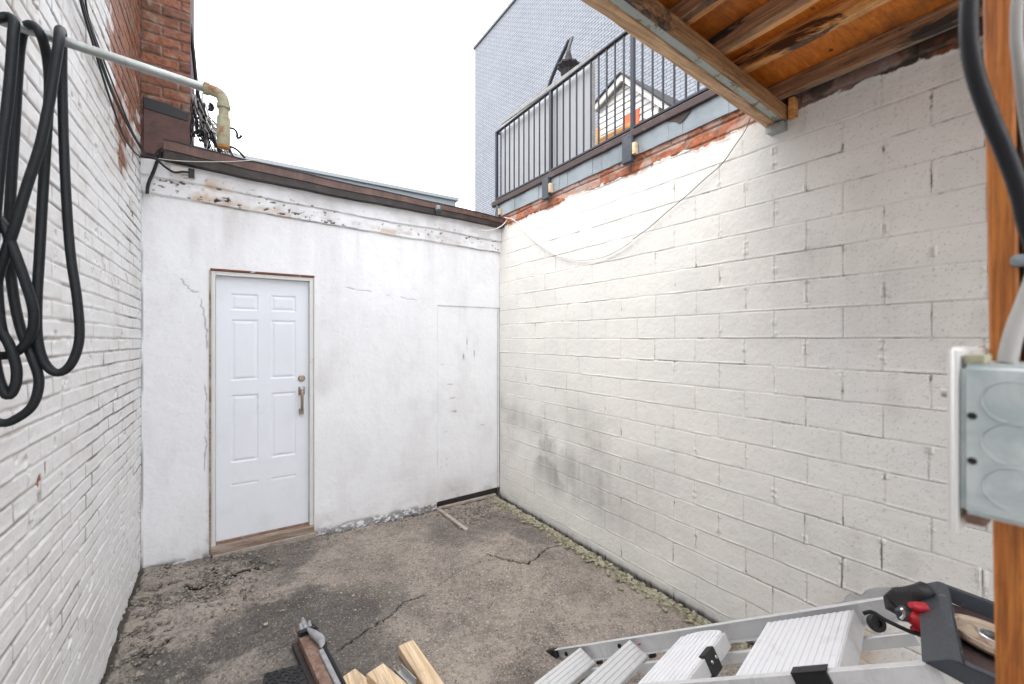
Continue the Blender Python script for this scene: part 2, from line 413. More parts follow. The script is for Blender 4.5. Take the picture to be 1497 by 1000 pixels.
def right_wall(U, V):
    d, du, dv, rnd, r, c, fv = courses(U, V, .297, .1435, 1.64-.1435*12, 2.40, .008, 11)
    # the unit pattern of the ragged brick courses over the blocks
    d2, _, dv2, rnd2, *_ = courses(U, V, .215, .068, 2.80, .03, .01, 40)
    e = (fbm(U*6, V*6, 71, 4)-.5)+.55*(fbm(U*34, V*34, 72, 4)-.5)
    top = 2.797+e*.06+np.where(U > 2.68, -.015, 0)+(np.floor(vn(U*3.4, U*0, 5)*2.4)*.018-.01)
    bare = sm(top-.003, top+.004, V)
    jw = .003+.003*fbm(U*7, V*7, 13, 3)
    prof = sm(0, 1, d/jw)
    soft = fbm(U*1.7, V*1.7, 90, 3)           # places where thick paint has closed the joints
    closed = sm(.52, .72, soft)*sm(1.4, .2, U)*.6
    h = -.0030*(1-prof)*(1-.8*closed)
    h += (rnd-.5)*.0022+(fbm(U*2.2, V*2.2, 21, 3)-.5)*.008+(fbm(U*24, V*24, 23, 4)-.5)*.0022+(fbm(U*70, V*70, 25, 3)-.5)*.0014
    lip = np.exp(-((fv-.006)/.004)**2)*sm(.45, .7, vn(U*10, V*7, 33))*.003; h += lip
    h += np.exp(-((du-.007)/.005)**2)*sm(.55, .75, fbm(U*14, V*26, 34, 3))*.007*sm(1.6, 2.9, U)   # mortar squeezed out above the bed joint
    # open cracks along parts of the joints, more of them to the right
    open_ = sm(.66, .80, fbm(U*9.1, V*11.5, 51, 4)+.10*sm(1.8, 3.4, U))*.75
    vj = (du < dv)
    dj = d+(fbm(U*75, V*75, 55, 3)-.5)*.0055
    open_ = open_*np.where(vj, 1.0, .7)
    crack = open_*sm(.0036, .0014, dj)*(1-bare)*.85
    thin = sm(.0036, .0010, dj)*.19*sm(.34, .62, fbm(U*5, V*5, 58, 3))*(1-bare)
    h -= crack*.008
    low = sm(.09, .0, V+.035*fbm(U*8, V*0, 61, 3))
    # bare bricks sit a little behind the paint line
    hb = -.012+sm(0, 1, d2/.009)*.009+(rnd2-.5)*.006+(fbm(U*40, V*40, 27, 4)-.5)*.006
    edge = np.exp(-((V-top)/.008)**2)*.004
    h = h*(1-bare)+hb*bare+edge
    dirt = .50*sm(.52, .74, fbm(U*1.4+3, V*2.0, 65, 5))*sm(2.4, 1.1, U)*sm(1.6, .7, V)*sm(.15, .5, V)
    dirt += .30*sm(.38, .62, fbm(U*3.2+2, V*3, 77, 5))*sm(2.6, 1.6, U)*sm(1.25, .75, V)*sm(.1, .35, V)
    dirt += .22*sm(.45, .7, fbm(U*2.2+5, V*2.2, 78, 5))*sm(2.5, 3.0, U)
    dirt += .6*sm(.52, .66, fbm(U*2.6+9, V*3.5, 67, 5))*sm(.5, .7, U)*sm(1.5, 1.0, U)*sm(1.05, .7, V)*sm(.2, .5, V)
    dirt = np.clip(dirt+low*.5+.25*sm(.6, .8, fbm(U*5, V*3, 68, 4))*sm(2.4, 3.2, U), 0, .8)
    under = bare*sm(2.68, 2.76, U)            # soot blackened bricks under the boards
    joint = np.where(bare > .5, 1-sm(.0, 1, d2/.006), (1-prof)*.35)
    stain = .7*np.exp(-((U-3.03)/.10)**2-((V-.28)/.12)**2)*sm(.4, .6, fbm(U*12, V*4, 70, 4))
    spots = sm(.76, .80, fbm(U*130, V*130, 74, 2))*sm(1.9, 3.3, U)*.22
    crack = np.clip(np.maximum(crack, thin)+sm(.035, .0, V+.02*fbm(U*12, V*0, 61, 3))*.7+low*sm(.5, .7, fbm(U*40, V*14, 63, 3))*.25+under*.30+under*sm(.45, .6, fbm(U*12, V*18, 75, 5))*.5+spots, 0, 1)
    return (-h-.004, -U, V), dict(joint=joint, crack=crack, bare=bare*(.78+.22*sm(.45, .55, vn(U*8, V*10, 3)))*(1-.0), rnd=np.where(bare > .5, rnd2, rnd), dirt=dirt, stain=stain)

def left_wall(U, V):
    d, du, dv, rnd, r, c, fv = courses(U, V, .208, .0655, 1.64-.0655*25, .06, .008, 111, wob=.0022)
    zb = np.interp(U, [0, .10, .62, .74, 1.02, 1.2, 9], [2.96, 2.92, 2.46, 2.62, 3.25, 4.2, 7])
    q = V-zb+(fbm(U*5, V*8, 121, 4)-.5)*.16+(rnd-.5)*.06
    bare = sm(-.02, .10, q)
    fade = sm(.0, .9, q)
    worn = sm(.1, .55, rnd*.6+fbm(U*14, V*22, 123, 4)*.7-.28+fade*.75)
    bare = bare*worn
    jw = .004+.004*fbm(U*6, V*6, 113, 3)
    prof = sm(0, 1, d/jw)
    closed = sm(.5, .75, fbm(U*1.3, V*1.6, 190, 3)+.25*sm(1.0, .2, V))
    h = -.0085*(1-prof)*(1-.55*closed)
    h += (rnd-.5)*.004+(fbm(U*2.2, V*2.2, 21, 3)-.5)*.010+(fbm(U*26, V*30, 23, 4)-.5)*.0026+(fbm(U*80, V*80, 25, 3)-.5)*.0014
    tilt = (_h(c, r, 77)-.5)*.05; h += tilt*(fv-.032)
    # lost chips of brick face
    chip = sm(.73, .76, fbm(U*13+4, V*14, 131, 4)); h -= chip*.005
    lipj = np.exp(-((fv-.010)/.006)**2)*.0018*sm(.4, .7, vn(U*7, V*9, 37)); h += lipj
    op = sm(.40, .62, fbm(U*3.3, V*8, 151, 4))
    crack = op*sm(.0050, .0022, d)*.85*(1-closed*.85)
    # one red chip where the paint came off
    sp = np.maximum(np.exp(-(((U-1.842)/.022)**2+((V-1.19)/.026)**2)*1.2), .9*np.exp(-(((U-1.79)/.008)**2+((V-1.215)/.03)**2)))
    sp2 = np.exp(-(((U-1.62+.35*(V-2.6))/.02)**2+((V-2.62)/.14)**2))*.9
    red = sm(.42, .55, np.maximum(sp, sp2)*(.55+.9*fbm(U*60, V*60, 141, 3)))
    bare = np.maximum(bare, red)
    h -= red*.003
    dirt = .30*sm(.5, .7, fbm(U*2.6, V*3.5, 165, 5))+.22*sm(.55, .8, fbm(U*9, V*16, 166, 4))+.25*chip
    dirt *= .6+.6*sm(1.6, 2.6, V)
    joint = (1-prof)*(.95-.6*closed)*(.75+.25*np.minimum(1, q*0+1))
    joint = np.where(bare > .5, (1-prof), joint)
    joint = np.where(red > .3, 0, joint)
    rn = np.where(red > .3, -.9, rnd)
    low = sm(.10, 0, V+.03*fbm(U*8, V*0, 61, 3))
    return (-2.857-.004+h, -U, V), dict(joint=joint, crack=np.clip(crack, 0, 1), bare=bare, rnd=rn, dirt=np.clip(dirt+low*.35, 0, .75), stain=0*U)

DX0, DX1, DZ1 = -2.474, -1.780, 2.140
def back_wall(U, V):
    h = (fbm(U*1.6, V*1.6, 201, 3)-.5)*.014+(fbm(U*16, V*16, 203, 4)-.5)*.0036+(fbm(U*60, V*60, 205, 3)-.5)*.0016
    # shallow bead where render sheets meet + frieze boards on top
    zf = np.interp(U, [-2.86, -2.6, -2.2, -1.6, -1.0, -.4, 0], [2.63, 2.625, 2.605, 2.58, 2.56, 2.545, 2.53])+(fbm(U*7, U*0, 207, 3)-.5)*.014
    fr = sm(zf-.004, zf+.004, V); h += fr*.018
    zf2 = zf+.115+(fbm(U*3, U*0, 208, 3)-.5)*.02; fr2 = sm(zf2-.003, zf2+.003, V); h += fr2*.014
    crack = np.exp(-((V-zf)/.0032)**2)*sm(.46, .62, fbm(U*5, V*0+2, 209, 4))*.7
    crack = np.maximum(crack, np.exp(-((V-zf2)/.003)**2)*sm(.48, .66, fbm(U*4+7, V*0+2, 210, 4))*.55)
    # ragged rot holes, mostly at the left end of the frieze
    rot = sm(.76, .79, fbm(U*30, V*52, 211, 4)+.07*np.exp(-((U+2.45)/.25)**2)+.04*np.exp(-((U+1.9)/.5)**2))*sm(zf-.01, zf+.02, V)*sm(zf+.20, zf+.08, V)
    crack = np.maximum(crack, rot); h -= rot*.01
    stain = .75*np.exp(-((U+2.50)/.12)**2-((V-2.72)/.075)**2)*sm(.35, .6, fbm(U*9, V*9, 213, 4))
    stain += .5*np.exp(-((V-zf-.03)/.03)**2)*sm(.55, .7, fbm(U*6, V*8, 215, 4))*sm(-.3, -1.2, U)
    # filled-in doorway at the right: a sheet set back, its edges showing
    inp = sm(-.700, -.695, U)*sm(1.957, 1.953, V); h -= inp*.007
    rim = np.exp(-((V-1.955)/.003)**2)*sm(-.71, -.69, U)*.32*sm(.35, .6, fbm(U*9, V*0, 216, 3))+np.exp(-((U+.698)/.003)**2)*sm(1.96, 1.94, V)*(.30*sm(.45, .6, fbm(V*4, V*0, 217, 4)))
    crack = np.maximum(crack, rim)
    gap = inp*sm(.075+.02*(U+.7), .055+.02*(U+.7), V); h -= gap*.05; crack = np.maximum(crack, gap*.95)
    # right edge seam next to the block wall
    seam = np.exp(-((U+.022)/.004)**2)*sm(1.96, 1.9, V)*.7; crack = np.maximum(crack, seam); h -= seam*.008
    crack = np.maximum(crack, sm(-.006, -.001, U)*.55*sm(.4, .6, fbm(V*6, V*0, 218, 3)))
    lw = sm(-2.846, -2.853, U)*.65*sm(.35, .6, fbm(V*5, V*0, 219, 3)); crack = np.maximum(crack, lw)
    # hairline cracks
    P = [([(-2.64, 2.06), (-2.60, 1.99), (-2.545, 1.965), (-2.50, 1.985)], 3), ([(-2.545, 1.965), (-2.52, 1.85), (-2.50, 1.70), (-2.505, 1.35), (-2.50, 1.0), (-2.505, .5), (-2.49, .12)], 4),
         ([(-1.74, 2.09), (-1.3, 2.05), (-.9, 1.99)], 5), ([(-2.66, 1.76), (-2.60, 1.74)], 6)]
    for pts, s in P:
        dd = segd(U, V, crackline(pts, s, .008)); w = .0022+.003*fbm(U*20, V*20, 220+s, 2)
        k = sm(w*1.6, w*.5, dd)*sm(.42, .60, fbm(U*8, V*8, 230+s, 3)); crack = np.maximum(crack, k*.5); h -= k*.003
    for (a, b, w, hh) in ((-.60, 1.395, .12, .004), (-.56, 1.20, .07, .004), (-.53, 1.06, .08, .005), (-.52, .93, .06, .01), (-.22, .76, .07, .005), (-.57, .74, .10, .005), (-.42, 1.46, .02, .03), (-.66, .44, .008, .06), (-.60, .46, .008, .05), (-.30, 1.50, .012, .07), (-.38, 1.60, .010, .05), (-.44, 1.28, .01, .02)):
        k = np.exp(-(((U-a)/(w*.5))**4)-((V-b+(fbm(U*20, V*20, 240, 3)-.5)*.02)/hh)**2)*sm(.38, .55, fbm(U*24+b, V*20, 241, 3)); crack = np.maximum(crack, k*.62)
    # rotten foot
    low = V-(.0+.035*fbm(U*9, U*0, 250, 4)); foot = sm(.075, .02, low)*sm(.44, .60, fbm(U*48, V*62, 251, 4))*sm(-1.85, -1.7, U)
    foot = np.maximum(foot, sm(.05, .0, V-.05)*sm(.5, .6, fbm(U*22, V*40, 252, 4)))*(1-inp)
    crack = np.maximum(crack, foot*.6); h -= foot*.008
    drip = sm(.46, .74, fbm(U*9, V*.9, 260, 4))
    dirt = .20*drip*sm(1.2, 2.7, V)+.13*sm(.45, .7, fbm(U*7, V*3, 264, 5))+.35*sm(.35, .0, V)*sm(.42, .65, fbm(U*9, V*12, 265, 4))+.25*np.exp(-((V-zf-.05)/.05)**2)*sm(.5, .7, fbm(U*12, V*30, 266, 4))+.20*sm(.56, .74, fbm(U*2.2, V*1.6, 262, 5))+.25*fr*sm(.5, .7, fbm(U*5, V*12, 263, 4))+.30*np.exp(-((V-.15)/.12)**2)*inp*sm(-.70, -.55, U)*sm(-.2, -.5, U)
    dirt += .22*sm(2.2, 2.6, V)*sm(-2.45, -2.75, U)
    specks = sm(.79, .83, fbm(U*60, V*50, 270, 3))*(.12+.75*sm(-2.55, -2.75, U)*sm(2.5, 2.65, V)); crack = np.maximum(crack, specks)
    return (U, .004-h, V), dict(joint=0*U, crack=np.clip(crack, 0, 1), bare=0*U, rnd=.3+0*U, dirt=np.clip(dirt, 0, .7), stain=np.clip(stain, 0, .85))

def pier_face(U, V):
    d, du, dv, rnd, r, c, fv = courses(U, V, .205, .0715, 3.24, -2.857, .01, 311, wob=.003)
    prof = sm(0, 1, d/.009)
    h = -.012*(1-prof)+(rnd-.5)*.010+(fbm(U*40, V*40, 323, 4)-.5)*.010+(_h(c, r, 5)-.5)*.15*(fv-.035)
    crack = .8*sm(.66, .72, fbm(U*14, V*16, 325, 4))*(1-prof)
    soot = .8*sm(3.36, 3.24, V+.05*fbm(U*9, V*9, 326, 3))
    return (U, .012-h, V), dict(joint=1-prof, crack=np.clip(crack+soot*.8, 0, 1), bare=1+0*U, rnd=rnd, dirt=0*U, stain=0*U)

# ground height, shared by everything that rests on it
def gz(x, y):
    x = np.asarray(x, float); y = np.asarray(y, float)
    return .045*sm(-1.2, -2.9, x)*sm(-1.6, -.2, y)+.012*sm(-.6, -1.6, x)*sm(-.9, 0, y)-.03*sm(-1.6, -2.9, x)*sm(-1.4, -2.4, y)+(fbm(x*1.2+7, y*1.2, 401, 3)-.5)*.02
def G(x, y): return float(gz(x, y))
gp = lambda px, py: hz(px, py, 0.0)
def gpl(l): return [(gp(*p).x, gp(*p).y) for p in l]
def ground(U, V):
    h = gz(U, V)+(fbm(U*9, V*9, 403, 4)-.5)*.012+(fbm(U*60, V*60, 405, 3)-.5)*.0045
    cr = 0*U
    for k, (pts, w) in enumerate(((gpl([(712, 812), (745, 820), (772, 824), (800, 803), (828, 794)]), .0090), (gpl([(496, 952), (530, 925), (560, 908), (592, 880), (620, 872)]), .0070), (gpl([(640, 856), (668, 838), (700, 825), (712, 812)]), .0026),
                   (gpl([(270, 870), (310, 862), (352, 846), (382, 838)]), .026), (gpl([(290, 850), (312, 842), (322, 850), (340, 846)]), .004),
                   (gpl([(560, 908), (556, 925), (530, 925)]), .002), (gpl([(205, 965), (240, 945), (262, 935)]), .006))):
        dd = segd(U, V, crackline(pts, 20+k, .010)); ww = w*(.5+1.1*fbm(U*22, V*22, 410+k, 3))
        c = sm(ww, ww*.45, dd); cr = np.maximum(cr, c); h -= c*.012
    # broken scabbed asphalt at the left, layered ridges running with the wall
    lft = sm(-1.75, -2.25, U-.25*V*0)*sm(-.02, -.25, V)
    rid = fbm((U+V*.35)*5, (V-U*.2)*16, 421, 4); h += lft*(rid-.5)*.075+lft*(fbm(U*38, V*38, 422, 4)-.5)*.022
    grit = sm(.52, .66, fbm(U*4, V*4, 425, 4))*sm(-1.9, -2.4, U)*sm(-1.7, -1.0, V)
    edgeL = sm(-2.68, -2.83, U); edgeR = sm(-.20, -.08, U+.04*fbm(V*9, V*0, 426, 3)); edgeB = sm(-.10, -.02, V+.03*fbm(U*9, U*0, 427, 3))
    h += edgeL*.02+edgeR*(.014-.06*sm(-.055, -.030, U))
    h += edgeB*.010-.02*sm(-.02, .0, V)
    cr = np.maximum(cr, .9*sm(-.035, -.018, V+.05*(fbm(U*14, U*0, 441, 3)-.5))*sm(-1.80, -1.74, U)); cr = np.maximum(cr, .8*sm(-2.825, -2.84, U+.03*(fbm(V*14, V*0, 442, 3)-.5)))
    h += (fbm(U*45, V*45, 428, 3)-.5)*.02*np.maximum(edgeL, np.maximum(edgeR, edgeB))
    pit = gp(690, 765); hole = np.exp(-(((U-pit.x)/.11)**2+((V-pit.y)/.06)**2)); h -= hole*.035
    grit = np.clip(grit+.8*hole+.6*edgeR+.7*edgeL+.15*sm(.5, .7, fbm(U*2, V*2, 430, 3)), 0, .9)
    dark = np.clip(1.1*sm(-1.45, -2.05, U+.10*(fbm(U*3, V*3, 431, 4)-.5)*5)*sm(-.65, -1.10, V)+.7*sm(.5, .62, fbm(U*2.4, V*5, 437, 4))*sm(-1.6, -1.95, U)+.55*sm(.52, .7, fbm(U*1.8, V*1.8, 433, 4)), 0, .9)*(1-.7*grit)
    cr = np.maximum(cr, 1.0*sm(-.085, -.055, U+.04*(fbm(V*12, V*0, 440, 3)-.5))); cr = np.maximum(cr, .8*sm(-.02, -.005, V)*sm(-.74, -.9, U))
    moss = edgeR*.9+.25*hole+.3*edgeL
    return (U, V, h), dict(crack=np.clip(cr, 0, 1), grit=grit, dark=dark, moss=np.clip(moss, 0, 1))

def ar(a, b, st): return np.linspace(a, b, int(round(abs(b-a)/st))+1)

# ---------------------------------------------------------------- the setting
go = grid_obj('ground', ar(-3.0, .06, .007), np.concatenate([ar(-7, -4.0, .03)[:-1], ar(-4.0, .10, .007)]), ground, M['ground'])
tag(go, kind='structure')
fg = MB().box((-150, -150, -.9), (150, 150, -.12)).build('surrounding_ground', M['farground']); tag(fg, kind='structure')

# left building
lb = thing('brick_building', 'tall brick building on the left, white paint with bare red brick at its upper end', 'building', (-2.857, 0, 0))
zz = np.concatenate([ar(-.10, 4.25, .0055)[:-1], ar(4.25, 4.7, .03)])
uu = np.concatenate([ar(0, 2.6, .0055)[:-1], ar(2.6, 6.5, .03)])
grid_obj('wall', uu, zz, left_wall, M['brick'], lb, flip=True)
MB().box((-7, -6.5, -.1), (-2.885, -.0, 4.7)).build('building_body', M['brick'], lb)
MB().box((-7, -6.55, 4.702), (-2.82, -.02, 4.78)).build('roof_coping', M['coping'], lb)

pr = thing('brick_pier', 'dark red brick pier rising behind the low shed roof, hung with wires', 'brick pier', (-2.72, 0, 2.9))
grid_obj('brick_face', ar(-2.857, -2.592, .006), np.concatenate([ar(3.2, 4.3, .006)[:-1], ar(4.3, 5.0, .03)]), pier_face, M['pier'], pr)
MB().box((-2.9, .02, 2.9), (-2.597, .5, 5.0)).build('pier_body', simple('red_brick_side', (.13, .06, .05), .85, sc=20, c2=(.25, .17, .15)), pr)
MB().box((-2.845, -.012, 2.9), (-2.600, .03, 3.215)).build('metal_flashing', simple('brown_sheet', (.11, .055, .045), .7, c2=(.05, .03, .026), sc=14), pr, .003)
tb = MB(); tb.prism([(-2.845, -.016, 3.20), (-2.602, -.016, 3.175), (-2.602, -.016, 3.235), (-2.72, -.016, 3.27), (-2.845, -.016, 3.28)], (0, .02, 0)); tb.build('tar_patch', M['black'], pr, .003)

# back shed with the door
sh = thing('shed_building', 'low white painted shed with a brown metal roof edge and a white six panel door', 'building', (-1.43, 0, 0))
grid_obj('wall', ar(-2.857, 0, .006), ar(-.10, 2.86, .006), back_wall, M['stucco'], sh, hole=lambda u, v: (u > DX0) & (u < DX1) & (v < DZ1))
bd = MB(); bd.box((-2.857, .14, -.1), (.0, 3.9, 2.80)); bd.build('shed_body', M['cream'], sh)
fa = MB()
def fpt(px, py): return hy(px, py, -.1)
topz = lambda x: float(np.interp(x, [-2.73, -2.2, -1.6, -.9, -.3, 0.03], [2.985, 2.952, 2.925, 2.905, 2.885, 2.865]))
hgt = lambda x: float(np.interp(x, [-2.73, -1.6, 0.03], [.128, .112, .088]))
xs = [float(v) for v in np.linspace(-2.73, .03, 40)]
def strip(mb, a, b, y0, y1):
    for x0, x1 in zip(xs[:-1], xs[1:]):
        vs = []
        for x in (x0, x1):
            wob = .0016*math.sin(x*9)+.001*math.sin(x*23)
            za, zb = topz(x)-hgt(x)*a+wob, topz(x)-hgt(x)*b+wob
            vs += [(x, y0, zb), (x, y1, zb), (x, y1, za), (x, y0, za)]
        mb.add(vs, [(0, 4, 5, 1), (1, 5, 6, 2), (2, 6, 7, 3), (3, 7, 4, 0)])
    for x in (xs[0], xs[-1]):
        za, zb = topz(x)-hgt(x)*a, topz(x)-hgt(x)*b; mb.add([(x, y0, zb), (x, y1, zb), (x, y1, za), (x, y0, za)], [(0, 1, 2, 3)])
strip(fa, 0, .52, -.100, .02); re = fa.build('roof_edge', M['fascia'], sh, 0, True)
fb = MB(); strip(fb, .52, 1, -.093, .015); fb.build('drip_edge', M['fasciadark'], re, 0, True)
fc = MB(); strip(fc, -.03, .02, -.106, .3); fc.build('edge_lip', M['fasciadark'], re)
rf = MB().box((-2.6, .02, 2.80), (.0, 3.9, 2.865)).build('roof', M['roofing'], sh)
MB().box((-2.70, -.06, 2.79), (-2.60, -.01, 2.835)).build('rafter_end', M['cream'], sh, .003)
MB().box((-2.598, -.05, 2.775), (-2.565, -.008, 2.835)).build('rafter_gap', M['black'], sh)

# door
dr = thing('door_tmp', None, None)
bpy.data.objects.remove(dr)
def slab():
    """six panel slab as a height field"""
    x0, x1, z0, z1 = DX0+.032, DX1-.036, .135, 2.105
    W = x1-x0; H = z1-z0
    pans = []
    for a, b in ((.155, .425), (.575, .845)):
        for c, d_ in ((.875, .935), (.605, .835), (.29, .545)):
            pans.append((x0+W*a, x0+W*b, z0+H*c, z0+H*d_))
        pans.append((x0+W*a, x0+W*b, z0+H*.20, z0+H*.205))
    def f(U, V):
        h = 0*U
        for i, (a, b, c, d_) in enumerate(pans):
            e = np.minimum(np.minimum(U-a, b-U), np.minimum(V-c, d_-V))
            if i % 4 == 3:
                h += -.003*sm(-.004, 0, e); continue
            g = sm(-.003, .003, e)*(-.0065)+sm(.006, .026, e)*.0060
            h += g
        h += (fbm(U*1.5, V*1.5, 501, 2)-.5)*.003
        scr = np.exp(-((U-(x0+W*.43))/.006)**2-((V-1.15)/.05)**2)*sm(.45, .6, fbm(U*40, V*20, 502, 3))*.5
        z = 0*U
        return (U, .052-h, V), dict(joint=z, crack=scr*.6, bare=z, rnd=z, dirt=z+.06*sm(.5, .8, fbm(U*4, V*2, 503, 4))+.14*sm(.5, .15, V)*sm(.4, .7, fbm(U*9, V*9, 504, 4)), stain=z)
    return f, (x0, x1, z0, z1)
sf, (sx0, sx1, sz0, sz1) = slab()
mdoor = wall_mat('door_enamel', (.76, .79, .84), (.74, .77, .825), (.3, .1, .05), (.3, .1, .05), (.5, .5, .5), (.34, .31, .28), .0)
do = grid_obj('door', ar(sx0, sx1, .005), ar(sz0, sz1, .005), sf, mdoor, sh)
b = MB()
b.box((DX0+.004, .006, .10), (DX0+.030, .12, 2.136)); b.build('door_jamb', M['trim'], do, .002)
MB().box((DX1-.034, .006, .10), (DX1-.006, .12, 2.136)).build('door_jamb', M['trim'], do, .002)
MB().box((DX0+.030, .008, 2.107), (DX1-.034, .12, 2.136)).build('door_head', M['trim'], do, .002)
MB().box((DX0-.002, -.004, 2.137), (DX1+.002, .10, 2.152)).build('head_flashing', M['redtrim'], do, .002)
MB().box((DX0-.009, -.006, .07), (DX0+.003, .10, 2.137)).build('side_casing', M['rotwood'], do, .001)
MB().box((DX1-.005, -.005, .07), (DX1+.004, .10, 2.137)).build('side_casing', M['trim'], do, .001)
b = MB(); b.box((DX0+.002, -.035, .075), (DX1-.004, .11, .122)); b.build('door_sill', M['rotwood'], do, .004, jitter=.001)
b = MB(); b.box((DX0+.01, -.045, .03), (DX1+.01, .11, .0745)); b.build('sill_plate', M['greywood'], do, .005, jitter=.003)
MB().box((DX0+.03, .03, .1225), (DX1-.035, .07, .1345)).build('weather_strip', M['rust'], do)
hxx = hy(441, 553, .04).x
hd = hy(441, 553, .04); h2 = hy(441, 566, .04); h3 = hy(440, 609, .04)
MB().lathe((hd.x, .050, hd.z), (0, -1, 0), [(0, .0), (0, .026), (.010, .026), (.014, .020), (.016, .018), (.016, .0)]).build('deadbolt', M['brass'], do, smooth=True)
b = MB(); b.box((h2.x-.024, .038, h2.z-.062), (h2.x+.024, .050, h2.z+.004))
hdl = b.build('door_handle', M['brass'], do, .004, True)
b = MB(); b.tube([(h2.x-.004, .040, h2.z-.020), (h2.x-.004, -.015, h2.z-.030), (h2.x-.004, -.022, h2.z-.09), (h2.x-.004, -.012, h2.z-.17), (h2.x-.004, .034, h2.z-.195)], .011, 10, .01)
b.box((h2.x-.020, .038, h2.z-.222), (h2.x+.016, .050, h2.z-.175)); b.build('grip', M['brass'], hdl, 0, True)
MB().lathe((h2.x-.002, .040, h2.z-.006), (0, -1, 0), [(0, .013), (.03, .013), (.034, .009), (.034, 0)]).build('thumb_latch', M['steel'], hdl, smooth=True)

# flood light on the fascia
fl = hy(641, 309, -.13)
t = thing('security_light', 'small grey security light clipped to the brown roof edge', 'light', fl)
MB().lathe(fl+Vector((0, .03, .022)), (.05, -1, -.8), [(0, .0), (0, .018), (.02, .026), (.05, .030), (.052, .024), (.046, .0)]).build('lamp_head', M['darkgrey'], t, smooth=True)
MB().box(fl+Vector((-.018, -.005, .0)), fl+Vector((.018, .035, .055))).build('mounting_clip', M['flash'], t, .004)

# block wall on the right
bw = thing('block_wall', 'long cream painted concrete block wall with a strip of bare brick and grey flashing on top', 'wall', (0, -2, 0))
uu = np.concatenate([ar(0, 4.2, .0045)[:-1], ar(4.2, 6.5, .03)])
grid_obj('wall_face', uu, ar(-.10, 3.0, .0045), right_wall, M['block'], bw)
MB().box((.02, -6.5, -.1), (.30, .14, 3.0)).build('wall_core', M['cream'], bw)
ft = [(-.012, .10, 2.868), (-.012, .10, 2.995), (-.012, -2.66, 2.995), (-.012, -2.66, 2.858)]
b = MB(); n = 28
for i in range(n):
    ya, yb = .10-2.76*i/n, .10-2.76*(i+1)/n-.001
    b.obox((-.014+.003*math.sin(i*1.7), ya, 2.908), (0, yb-ya, 0), (.02, 0, 0), (0, 0, .124))
b.build('metal_flashing', M['flash'], bw)
b = MB(); b.box((-.035, -2.75, 3.034), (.10, .12, 3.086)); b.build('ledge_board', M['ledge'], bw, .006, jitter=.002)
b = MB(); b.box((.0, -2.75, 3.088), (.30, .10, 3.100)); b.build('cap_strip', M['ledge'], bw, .003)
b = MB(); b.prism([(-.019, -2.05, 3.033), (-.019, -2.24, 3.033), (-.019, -2.20, 3.00), (-.019, -2.155, 2.975), (-.019, -2.12, 3.005)], (.003, 0, 0)); b.build('tar_drip', M['fasciadark'], bw)
# terrace floor behind
nb = thing('neighbour_building', 'flat roofed neighbour carrying the roof terrace behind the block wall', 'building', (3, -3, 0))
MB().box((.31, -6.5, -.1), (6.5, .12, 2.98)).build('building_body', M['cream'], nb)
MB().box((.302, -6.5, 2.981), (6.5, .12, 3.05)).build('terrace_floor', M['ledge'], nb)

# railing
rl = thing('metal_railing', 'dark blue black metal railing with thin balusters along the roof terrace', 'railing', (0, -1.3, 3.1))
ZT, ZB = 3.835, 3.125
MB().box((.005, -3.4, ZT-.008), (.037, .115, ZT+.008)).build('top_rail', M['rail'], rl, .003)
MB().box((.008, -3.4, ZB-.008), (.034, .115, ZB+.010)).build('bottom_rail', M['rail'], rl, .003)
MB().box((.037, .093, ZT-.008), (1.2, .115, ZT+.008)).build('return_rail', M['rail'], rl, .003)
MB().box((.037, .095, ZB-.008), (1.2, .113, ZB+.008)).build('return_rail', M['rail'], rl, .003)
posts = [.10, -.825, -1.75, -2.675]
for y in posts:
    MB().box((.006, y-.0145, 2.97 if y < .05 else ZB-.02), (.034, y+.0145, ZT-.006)).build('post', M['rail'], rl, .002)
for a, b_ in zip(posts[:-1], posts[1:]):
    for k in range(1, 11):
        y = a+(b_-a)*k/11
        MB().box((.015, y-.0052, ZB), (.0254, y+.0052, ZT-.006)).build('baluster', M['rail'], rl)
for k in range(1, 11):
    MB().box((.02+.092*k, .098, ZB), (.032+.092*k, .110, ZT-.006)).build('baluster', M['rail'], rl)
for y in (-.825, -1.75):
    b = MB(); b.obox((-.052, y-.046, 2.865), (.0, .085, .0), (.034, 0, 0), (0, 0, .185)); br = b.build('bracket', M['bracket'], rl, .003, jitter=.001)
    MB().box((-.050, y-.078, 2.905), (-.016, y-.049, 2.985)).build('wood_block', M['lumber'], rl, .003)
b = MB(); b.prism([(-.03, .075, 2.86), (-.03, -.02, 2.88), (-.03, -.02, 2.99), (-.03, .02, 3.06)], (.03, 0, 0)); b.build('bracket', M['bracket'], rl, .003)
MB().box((-.040, -.045, 2.92), (-.010, -.024, 2.985)).build('wood_block', M['lumber'], rl, .003)

# screen board behind the railing
pa, pb = hx(733, 178, .06), hx(866, 80, .06)
sc = thing('screen_board', 'grey opaque screen board standing behind the terrace railing', 'screen', (.07, (pa.y+pb.y)/2, 3.09))
zt = (pa.z+pb.z)/2
b = MB(); b.prism([(.062, pa.y, 3.09), (.062, pb.y, 3.09), (.062, pb.y, pb.z-.02), (.062, pa.y, pa.z-.02)], (.012, 0, 0)); b.build('board', M['panel'], sc)
b = MB(); b.prism([(.055, pa.y, pa.z-.035), (.055, pb.y+.02, pb.z-.035), (.055, pb.y+.02, pb.z+.005), (.055, pa.y, pa.z+.005)], (.03, 0, 0)); b.build('top_strip', M['paneltop'], sc, .003)
b = MB(); b.box((.050, pb.y-.012, 3.09), (.082, pb.y+.022, pb.z+.03)); b.build('end_strip', M['paneltop'], sc, .003)

